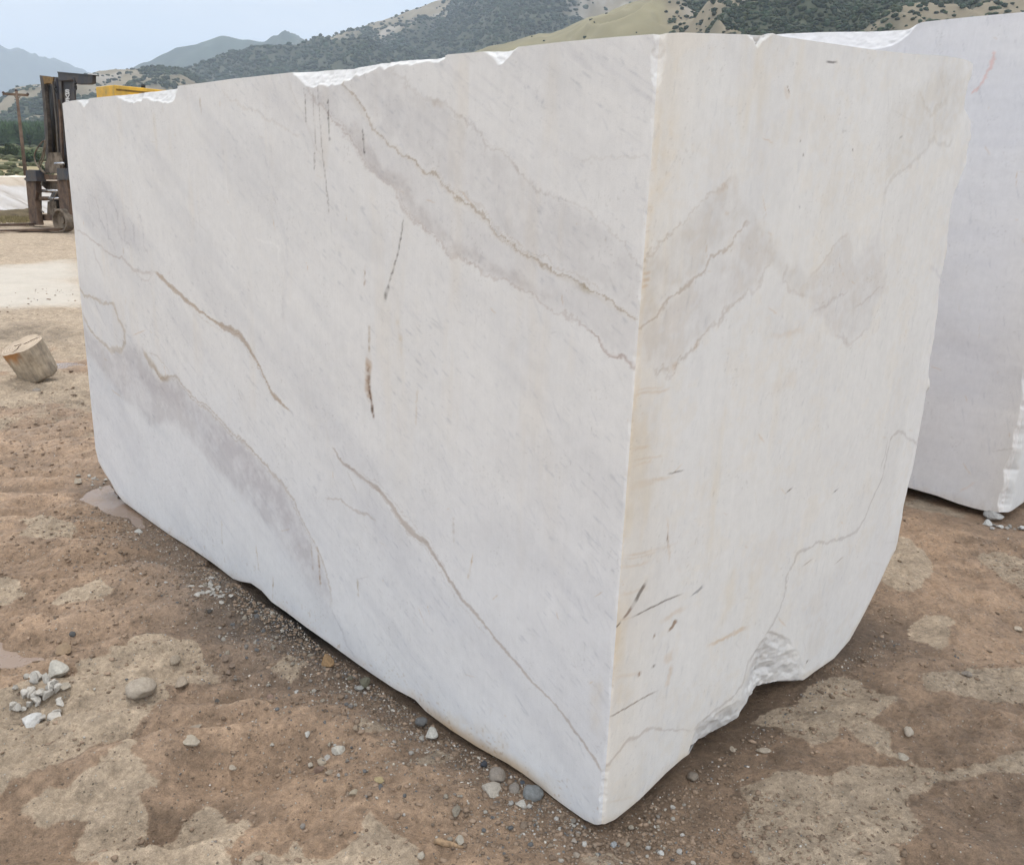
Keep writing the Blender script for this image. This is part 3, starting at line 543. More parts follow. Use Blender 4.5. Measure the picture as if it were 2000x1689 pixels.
# ------------------------------------------------------------------ ground
def GP(pts): return [tuple(G(p)[:2]) for p in pts]
z5 = lambda pts: [(x/2.14, y/2.14+900) for x, y in pts]
z6 = lambda pts: [(500+x/2.667, 1100+y/2.667) for x, y in pts]
z7 = lambda pts: [(1150+x/2.353, 1150+y/2.353) for x, y in pts]
z8 = lambda pts: [(1700+x/3.07, 700+y/3.07) for x, y in pts]
DRY = [z5([(-900, 1600), (0, 1410), (130, 1350), (270, 1250), (480, 1160), (600, 1110), (690, 1030), (720, 960), (860, 930), (930, 890), (850, 800), (800, 750), (650, 730), (520, 800), (480, 850), (330, 860), (290, 900), (180, 930), (0, 960), (-900, 1000)]),
       z5([(80, 1450), (200, 1380), (400, 1330), (500, 1250), (540, 1180), (580, 1190), (560, 1270), (620, 1310), (700, 1350), (570, 1380), (610, 1440), (600, 1510), (700, 1490), (820, 1430), (890, 1400), (950, 1480), (1050, 1490), (1020, 1590), (950, 1640), (950, 1800), (500, 1800), (350, 1650), (250, 1570), (330, 1480), (180, 1480)]),
       z6([(-300, 1700), (-60, 1560), (0, 1530), (120, 1530), (200, 1460), (250, 1540), (380, 1560), (480, 1520), (580, 1400), (540, 1320), (640, 1350), (720, 1390), (800, 1470), (850, 1640), (500, 1800)]),
       z5([(0, 500), (70, 520), (90, 560), (0, 590), (-200, 560)]), z5([(200, 600), (300, 560), (430, 520), (480, 560), (380, 610), (260, 625)]), z5([(80, 270), (200, 240), (300, 290), (250, 340), (120, 330)]),
       z7([(680, 870), (850, 810), (1080, 840), (1250, 830), (1500, 790), (1700, 800), (1860, 790), (2000, 760), (2200, 770), (2200, 850), (1900, 840), (1600, 850), (1540, 900), (1480, 1000), (1560, 1100), (1430, 1150), (1480, 1330), (900, 1400), (760, 1180), (680, 1080), (690, 980)]),
       z7([(1050, 400), (1180, 370), (1260, 400), (1300, 450), (1420, 500), (1330, 540), (1250, 580), (1380, 650), (1400, 720), (1480, 780), (1350, 740), (1250, 700), (1180, 640), (1120, 700), (1050, 720), (900, 650), (880, 590), (760, 560), (830, 510), (950, 480)]),
       z7([(1500, 130), (1580, 115), (1680, 150), (1690, 200), (1640, 260), (1560, 210)]), z7([(1540, 400), (1640, 400), (1750, 380), (1900, 370), (2100, 360), (2100, 520), (1900, 520), (1750, 500), (1650, 480), (1560, 470)]),
       z8([(150, 1090), (220, 1100), (350, 1200), (400, 1290), (300, 1350), (200, 1400), (60, 1350), (50, 1200)]), z8([(640, 1170), (720, 1130), (921, 1190), (1100, 1200), (1100, 1420), (921, 1420), (800, 1320), (700, 1250)]), z8([(250, 1570), (330, 1520), (480, 1560), (500, 1650), (420, 1760), (320, 1700)]),
       z7([(-60, 1190), (60, 1180), (160, 1230), (260, 1300), (0, 1340)]), z6([(950, 950), (1060, 1000), (900, 1060), (800, 1060)]), z6([(540, 860), (760, 830), (700, 900), (560, 930)]), z6([(60, 560), (180, 470), (260, 520), (160, 600)])]
DARKZ = [z7([(1260, 575), (1400, 540), (1600, 500), (1800, 530), (1900, 600), (1930, 700), (1800, 780), (1550, 785), (1420, 730), (1400, 650)]), z7([(1560, 860), (1800, 830), (2200, 850), (2200, 1400), (1500, 1400), (1450, 1160), (1600, 1080), (1520, 980)]),
         z7([(820, 800), (900, 690), (1050, 720), (1180, 740), (1260, 780), (1200, 835), (1000, 840)]), z5([(560, 1390), (700, 1370), (800, 1430), (740, 1490), (600, 1490)]), z6([(220, 1380), (560, 1300), (580, 1400), (480, 1520), (300, 1530)]),
         z7([(520, 880), (660, 880), (690, 980), (660, 1120), (500, 1120), (420, 980)])]
ROAD = [(-300, 540), (0, 518), (160, 508), (200, 590), (160, 598), (100, 600), (0, 606), (-300, 640)]
PUD = [[(160, 958), (172, 946), (205, 938), (222, 945), (246, 975), (300, 1022), (262, 1012), (235, 1000), (200, 990), (172, 975), (150, 972)],
       [(-40, 1205), (10, 1212), (25, 1235), (45, 1255), (80, 1266), (92, 1282), (70, 1296), (20, 1302), (-40, 1310)],
       [(95, 706), (120, 700), (165, 700), (175, 712), (140, 716), (105, 716)]]
PUDW = [GP(p) for p in PUD]; DRYW = [GP(p) for p in DRY]; DARKW = [GP(p) for p in DARKZ]; ROADW = GP(ROAD)
BLOCKS = [(C0, 3.722, 1.868), (CB, 3.4, 1.7)]
def blk_dist(x, y, C, a, b):
    """signed distance outside the footprint, and coordinates along it"""
    p = x-C[0]; q = y-C[1]; s1 = p*D1[0]+q*D1[1]; s2 = p*D2[0]+q*D2[1]
    ox = np.maximum(np.maximum(-s1, s1-a), 0); oy = np.maximum(np.maximum(-s2, s2-b), 0)
    return np.hypot(ox, oy), s1, s2
def ground_z(x, y, fine=True):
    x = np.asarray(x, float); y = np.asarray(y, float); r = np.hypot(x, y)
    near = sst(60, 12, r)
    z = 0.020*fbm(x*0.7, y*0.7, 401, 3)*near
    # tyre ruts and smeared mud, elongated
    a = x*0.93+y*0.37; c = -x*0.37+y*0.93
    c2 = c+0.12*fbm(x*1.3, y*1.3, 405, 3)
    rm = sst(0.2, -0.8, x)*sst(12, 5, r)*0.75+0.25
    z = z + (0.085*(1-np.abs(fbm(a*0.9, c2*3.0, 407, 4, 0.5))*2)-0.052)*near*rm
    z = z + 0.034*fbm(x*3.1, y*3.1, 411, 4)*near
    if fine: z = z + (0.022*fbm(x*11, y*11, 417, 4, 0.62)+0.016*(np.abs(fbm(x*30, y*34, 418, 3, 0.6))-0.2)*sst(-0.3, 0.5, fbm(x*2, y*2, 419, 3)+0.2))*near
    # dry crust stands a few mm above the wet hollows
    for i, q in enumerate(DRYW):
        qa = np.array(q)
        m = (x > qa[:, 0].min()-.2) & (x < qa[:, 0].max()+.2) & (y > qa[:, 1].min()-.2) & (y < qa[:, 1].max()+.2)
        if m.any():
            wx = x[m]+0.05*fbm(x[m]*7, y[m]*7, 421, 4); wy = y[m]+0.05*fbm(x[m]*7+31, y[m]*7, 422, 4)
            z[m] += 0.006*sst(-0.01, 0.03, sdf(wx, wy, q))
    for C, a_, b_ in BLOCKS:
        d, s1, s2 = blk_dist(x, y, C, a_, b_)
        z = z*sst(0.0, 0.45, d)**0.6 - (0.046-0.05*np.clip(fbm(x*2.3, y*2.3, 425, 4), -0.1, 0.45))*(1-sst(0.0, 0.30, d)) 
    d, s1, s2 = blk_dist(x, y, C0, 3.722, 1.868)
    # soil piled a little under the long face near (480..560, 1140..1190)
    z = z + 0.022*np.exp(-((s1-1.95)**2)/0.05)*np.exp(-((s2+0.10)**2)/0.02)
    for q in PUDW:
        qa = np.array(q)
        m = (x > qa[:, 0].min()-.4) & (x < qa[:, 0].max()+.4) & (y > qa[:, 1].min()-.4) & (y < qa[:, 1].max()+.4)
        if m.any():
            wx = x[m]+0.06*fbm(x[m]*6, y[m]*6, 431, 4); wy = y[m]+0.06*fbm(x[m]*6+31, y[m]*6, 432, 4)
            f = sst(-0.03, 0.05, sdf(wx, wy, q)); z[m] = np.where(f < 0.4, np.maximum(z[m], -0.031+0.003*fbm(x[m]*20, y[m]*20, 433, 3)), z[m]); z[m] = z[m]*(1-f)+(-0.048)*f
    return z
def gz1(x, y): return float(ground_z(np.array([x]), np.array([y]))[0])
def spaced(start, step, grow, end):
    v = [start]
    while v[-1] < end: v.append(v[-1]+step); step *= grow
    return v
xr = spaced(2.2, 0.009, 1.022, 7000); xl = spaced(2.2, 0.009, 1.016, 7000)
xs = np.array([-v for v in xl[::-1]][:-1] + list(np.arange(-2.2, 2.2, 0.009)) + xr)
ys = np.array([-4200, -3000, -400, -60, -10, -2, 0.2, 0.9] + spaced(1.3, 0.0065, 1.0062, 9800))
print('ground grid', len(xs), len(ys))
gx, gy = np.meshgrid(xs, ys, indexing='ij')
gzv = np.zeros(gx.shape); nearm = np.hypot(gx, gy) < 60
gzv[nearm] = ground_z(gx[nearm], gy[nearm])
wet = np.empty(gx.shape+(3,)); dryc = np.empty(gx.shape+(3,)); wetB = np.array([0.325, 0.223, 0.148]); dryB = np.array([0.395, 0.312, 0.228])
lo = fbm(gx*0.9, gy*0.9, 441, 4); hi = fbm(gx*5, gy*5, 442, 4)
wet[:] = wetB; dryc[:] = dryB; hz_ = np.clip(gzv/0.03, -1, 1)*sst(14, 6, np.hypot(gx, gy)); wet *= (1+0.16*hz_)[..., None]; dryc *= (1+0.06*hz_)[..., None]  # relief shading painted in: crests paler and drier, hollows darker and wetter
wet *= (1+0.18*lo+0.16*hi)[..., None]; wet *= 1+np.stack([0.04*lo, 0*lo, -0.05*lo], -1)
dryc *= (1+0.07*lo+0.07*hi)[..., None]
d1_, s1_, s2_ = blk_dist(gx, gy, C0, 3.722, 1.868)
dry = np.full(gx.shape, -1.0)
wx = gx+0.045*fbm(gx*7, gy*7, 421, 4)+0.02*fbm(gx*22, gy*22, 425, 3); wy = gy+0.045*fbm(gx*7+31, gy*7, 422, 4)
for q in DRYW:
    qa = np.array(q); m = (gx > qa[:, 0].min()-.5) & (gx < qa[:, 0].max()+.5) & (gy > qa[:, 1].min()-.5) & (gy < qa[:, 1].max()+.5)
    if m.any(): dry[m] = np.maximum(dry[m], np.clip(sdf(wx[m], wy[m], q)*38, -1, 1))
dry = dry*0.5+0.5
rimk = np.exp(-((dry-0.20)/0.16)**2)*(dry > 0.0); wet *= (1-0.22*rimk)[..., None]
# random half-dry patches away from the traced ones; farther off the ground is generally drier
r = np.hypot(gx, gy); rnd = fbm(gx*1.1+0.3*gy, gy*1.8, 451, 5, 0.55)+0.25*fbm(gx*9, gy*9, 452, 3)
leftfar = sst(-2.0, -3.2, gx)*sst(3.5, 5.0, gy)
dry = np.maximum(dry, sst(0.18, 0.42, rnd)*sst(0.3, 0.8, d1_)*0.7*sst(3.0, 4.0, r)); dry = np.maximum(dry, leftfar*(0.42+0.8*rnd)); dry = np.maximum(dry, sst(8, 11, r)*(0.9+0.25*rnd))
for q in DARKW:
    qa = np.array(q); m = (gx > qa[:, 0].min()-.3) & (gx < qa[:, 0].max()+.3) & (gy > qa[:, 1].min()-.3) & (gy < qa[:, 1].max()+.3)
    f = sst(-0.02, 0.05, sdf(wx[m], wy[m], q)); wet[m] *= (1-0.20*f)[..., None]
# dark churned mud by the foot of the long face, ground darker towards the right
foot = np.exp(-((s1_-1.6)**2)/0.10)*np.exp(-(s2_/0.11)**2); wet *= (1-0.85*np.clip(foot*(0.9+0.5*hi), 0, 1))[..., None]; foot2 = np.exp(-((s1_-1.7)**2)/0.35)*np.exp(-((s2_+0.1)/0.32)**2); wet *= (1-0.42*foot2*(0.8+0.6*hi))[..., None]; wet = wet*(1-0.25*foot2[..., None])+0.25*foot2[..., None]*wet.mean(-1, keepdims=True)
wet *= (1-0.35*sst(0.18, 0.0, d1_))[..., None]  # contact shade painted into the damp soil colour close to the block
sp = sst(0.25, 0.6, fbm(gx*3.2, gy*7, 461, 5, 0.65)); wet *= (1-0.25*sp)[..., None]; dryc *= (1-0.22*sp*sst(5, 7, r))[..., None]
right = sst(0.6, 1.6, gx-0.2*gy); dryc *= 1-0.20*right[..., None]; wet *= (1-0.12*right)[..., None]
rf = sst(-0.3, 0.5, sdf(gx+0.3*fbm(gx, gy, 471, 3), gy+0.3*fbm(gx, gy, 472, 3), ROADW)); road = np.array([0.48, 0.44, 0.385])*(1+0.08*hi+0.06*lo)[..., None]
dryc += (road-dryc)*(rf*0.85)[..., None]; wet += (road*0.8-wet)*rf[..., None]; dry = np.maximum(dry, rf)
dkl = [(-300, 640), (0, 640), (60, 628), (150, 640), (165, 660), (100, 672), (0, 668), (-300, 690)]
for poly, k in ((dkl, 0.62), ([(80, 790), (170, 760), (185, 830), (120, 850), (60, 830)], 0.75)):
    f = sst(-0.2, 0.25, sdf(gx+0.25*fbm(gx*2, gy*2, 473, 4), gy+0.25*fbm(gx*2, gy*2, 474, 4), GP(poly)))*(0.6+0.5*sst(-0.2, 0.4, hi))
    dryc *= (1-(1-k)*f)[..., None]; wet *= (1-(1-k)*f)[..., None]
# beyond the yard: dry grass fields
fld = sst(42, 55, r+6*fbm(gx*0.1, gy*0.1, 481, 3)); fc = np.array([0.30, 0.245, 0.135])*(1+0.25*fbm(gx*0.02, gy*0.05, 482, 4)[..., None])
gf = sst(0.0, 0.4, fbm(gx*0.012, gy*0.03, 483, 4)); fc = fc*(1-gf[..., None]*0.5)+np.array([0.09, 0.11, 0.05])*gf[..., None]*0.5
dryc += (fc-dryc)*fld[..., None]; wet += (fc-wet)*fld[..., None]
mixv = np.stack([dry, np.maximum(fld, rf*0.85), sst(0.55, 0.2, dry)*0+foot], -1)
GV = np.stack([gx, gy, gzv], -1).reshape(-1, 3)
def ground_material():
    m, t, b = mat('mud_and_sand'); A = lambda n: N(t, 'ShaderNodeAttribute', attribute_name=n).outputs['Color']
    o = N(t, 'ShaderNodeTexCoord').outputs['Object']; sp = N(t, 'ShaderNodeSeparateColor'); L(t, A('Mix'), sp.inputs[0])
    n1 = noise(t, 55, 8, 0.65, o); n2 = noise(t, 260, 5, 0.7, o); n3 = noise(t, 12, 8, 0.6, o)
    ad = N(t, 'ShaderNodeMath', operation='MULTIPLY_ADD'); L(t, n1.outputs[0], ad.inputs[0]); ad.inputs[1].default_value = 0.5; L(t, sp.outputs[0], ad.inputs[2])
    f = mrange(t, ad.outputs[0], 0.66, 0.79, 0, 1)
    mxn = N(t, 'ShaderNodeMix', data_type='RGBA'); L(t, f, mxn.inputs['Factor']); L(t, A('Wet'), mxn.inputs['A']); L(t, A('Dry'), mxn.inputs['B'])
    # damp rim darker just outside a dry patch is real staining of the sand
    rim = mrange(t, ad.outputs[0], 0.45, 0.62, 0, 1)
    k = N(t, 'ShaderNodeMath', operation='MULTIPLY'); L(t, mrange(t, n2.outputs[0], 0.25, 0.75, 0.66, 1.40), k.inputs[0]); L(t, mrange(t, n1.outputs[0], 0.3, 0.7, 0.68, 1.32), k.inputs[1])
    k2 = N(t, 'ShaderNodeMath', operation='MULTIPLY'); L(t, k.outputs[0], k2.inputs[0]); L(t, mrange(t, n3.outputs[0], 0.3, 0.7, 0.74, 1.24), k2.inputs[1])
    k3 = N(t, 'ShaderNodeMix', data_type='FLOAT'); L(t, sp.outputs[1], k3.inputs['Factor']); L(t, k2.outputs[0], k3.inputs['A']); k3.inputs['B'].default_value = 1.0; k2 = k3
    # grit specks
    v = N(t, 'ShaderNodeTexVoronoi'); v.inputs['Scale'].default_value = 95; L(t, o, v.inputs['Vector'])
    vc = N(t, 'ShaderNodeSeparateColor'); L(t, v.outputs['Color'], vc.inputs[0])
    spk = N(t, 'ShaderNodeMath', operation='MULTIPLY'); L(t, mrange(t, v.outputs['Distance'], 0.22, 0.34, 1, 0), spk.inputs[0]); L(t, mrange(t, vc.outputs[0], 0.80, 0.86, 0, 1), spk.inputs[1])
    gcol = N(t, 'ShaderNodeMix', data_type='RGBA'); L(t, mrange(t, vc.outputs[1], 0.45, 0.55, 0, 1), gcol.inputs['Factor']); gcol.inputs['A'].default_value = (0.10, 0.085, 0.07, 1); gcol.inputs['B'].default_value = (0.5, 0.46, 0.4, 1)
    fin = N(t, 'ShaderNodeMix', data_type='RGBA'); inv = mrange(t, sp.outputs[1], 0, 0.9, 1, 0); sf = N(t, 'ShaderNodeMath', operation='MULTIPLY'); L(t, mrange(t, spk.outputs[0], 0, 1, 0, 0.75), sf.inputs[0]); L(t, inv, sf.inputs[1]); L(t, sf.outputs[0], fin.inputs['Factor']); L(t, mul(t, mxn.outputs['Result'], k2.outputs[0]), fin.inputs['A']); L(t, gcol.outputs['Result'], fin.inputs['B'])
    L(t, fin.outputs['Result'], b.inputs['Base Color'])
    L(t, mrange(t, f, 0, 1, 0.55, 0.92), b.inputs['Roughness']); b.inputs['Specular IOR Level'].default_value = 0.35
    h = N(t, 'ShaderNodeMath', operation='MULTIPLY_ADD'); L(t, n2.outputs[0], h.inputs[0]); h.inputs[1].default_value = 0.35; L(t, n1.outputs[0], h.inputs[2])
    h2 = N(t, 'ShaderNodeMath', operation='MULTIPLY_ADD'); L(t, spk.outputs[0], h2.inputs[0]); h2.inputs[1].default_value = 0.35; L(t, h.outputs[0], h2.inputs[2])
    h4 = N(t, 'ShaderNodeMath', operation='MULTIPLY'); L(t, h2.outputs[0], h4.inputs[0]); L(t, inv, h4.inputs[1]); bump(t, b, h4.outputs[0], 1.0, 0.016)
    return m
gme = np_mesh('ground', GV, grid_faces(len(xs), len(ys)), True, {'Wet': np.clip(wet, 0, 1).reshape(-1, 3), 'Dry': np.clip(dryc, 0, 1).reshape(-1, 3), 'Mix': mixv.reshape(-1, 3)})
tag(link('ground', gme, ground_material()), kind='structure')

# puddles: flat muddy water lying in the flattened hollows
m, t, b = mat('muddy_water'); b.inputs['Base Color'].default_value = (0.235, 0.165, 0.12, 1); b.inputs['Roughness'].default_value = 0.12; b.inputs['Specular IOR Level'].default_value = 0.6
L(t, mrange(t, noise(t, 9, 5, 0.6, N(t, 'ShaderNodeTexCoord').outputs['Object']).outputs[0], 0.4, 0.65, 0.12, 0.4), b.inputs['Roughness'])
for q in PUDW:
    qa = np.array(q); c = qa.mean(0); big = []
    for i in range(len(q)):
        for t_ in np.linspace(0, 1, 12, endpoint=False):
            e_ = qa[i]+(qa[(i+1) % len(q)]-qa[i])*t_; e_ = c+(e_-c)*1.22; big.append(e_+0.07*np.array([float(fbm(np.array([e_[0]*5]), np.array([e_[1]*5]), 490, 4)[0]), float(fbm(np.array([e_[0]*5]), np.array([e_[1]*5]), 491, 4)[0])]))
    me = bpy.data.meshes.new('puddle'); me.from_pydata([(x, y, -0.036) for x, y in big], [], [tuple(range(len(big)))]); me.update()
    tag(link('puddle', me, m), kind='structure')

# ------------------------------------------------------------------ stones
def ico(sub):
    bm = bmesh.new(); bmesh.ops.create_icosphere(bm, subdivisions=sub, radius=1); V = np.array([v.co[:] for v in bm.verts]); F = np.array([[v.index for v in f.verts] for f in bm.faces]); bm.free(); return V, F
def rock_shape(sub, angular, seed):
    r_ = np.random.default_rng(seed); V, F = ico(sub); V = V.copy()
    for _ in range(int(6+angular*12)):
        n = r_.normal(size=3); n /= np.linalg.norm(n); h = r_.uniform(0.45, 0.85) if angular else r_.uniform(0.72, 0.95)
        d = V@n; o = d > h; V[o] -= np.outer(d[o]-h, n)
    a = V[:, 0]*1.7+V[:, 2]*1.1+seed; c = V[:, 1]*1.7-V[:, 2]*0.9
    V *= (1+(0.16 if angular else 0.30)*fbm(a, c, seed, 4)+0.05*fbm(a*5, c*5, seed+1, 3))[:, None]
    return V, F
def stone_material():
    m, t, b = mat('loose_stone'); oi = N(t, 'ShaderNodeObjectInfo'); o = N(t, 'ShaderNodeTexCoord').outputs['Object']
    n = noise(t, 3, 8, 0.65, o); n2 = noise(t, 14, 6, 0.7, o)
    k = N(t, 'ShaderNodeMath', operation='MULTIPLY'); L(t, mrange(t, n.outputs[0], 0.3, 0.7, 0.72, 1.15), k.inputs[0]); L(t, mrange(t, n2.outputs[0], 0.3, 0.7, 0.85, 1.12), k.inputs[1])
    # soil clinging to the lower flank
    L(t, mul(t, oi.outputs['Color'], k.outputs[0]), b.inputs['Base Color']); b.inputs['Roughness'].default_value = 0.85
    bump(t, b, n2.outputs[0], 0.5, 0.08); return m
STONE = stone_material()
shapes = []
for i in range(12):
    V, F = rock_shape(3, i >= 5, 500+i); me = np_mesh('stone', V, F, i < 5); me.materials.append(STONE); shapes.append(me)
ROUND = [0, 1, 2, 3, 4]; ANG = [5, 6, 7, 8, 9, 10, 11]
WHT = (0.64, 0.60, 0.54); TANC = (0.42, 0.34, 0.25); GRYC = (0.30, 0.30, 0.29); DKC = (0.10, 0.11, 0.12); BRN = (0.27, 0.19, 0.13); ORG = (0.38, 0.24, 0.12); PALE = (0.50, 0.43, 0.34)
def place_stone(px, w, h, color, kind='round', name='stone', tilt=0.2, flat=None, sink=0.5):
    p = G((px[0], px[1]+h*0.35)); dist = np.linalg.norm(p-np.array([0, 0, EYE])); k = dist/FPX
    me = shapes[random.choice(ROUND if kind == 'round' else ANG)]
    o = bpy.data.objects.new(name, me); COL.objects.link(o); o.color = (*[q*0.9 for q in color], 1)
    rx = w*k*0.5*0.88; pit = abs(p[2]-EYE)/dist
    rz = (flat if flat is not None else 0.6)*rx; ry = max(rx*0.55, min(rx*1.4, (h*k*0.5)/max(pit, 0.3)*0.85))
    o.scale = (rx, ry, rz); z = gz1(p[0], p[1])
    o.location = (p[0], p[1], max(z, -0.035)+rz*(1-sink*1.2)); o.rotation_euler = (random.uniform(-tilt, tilt), random.uniform(-tilt, tilt), math.atan2(p[0], p[1])*-1+random.uniform(-0.3, 0.3))
    return o
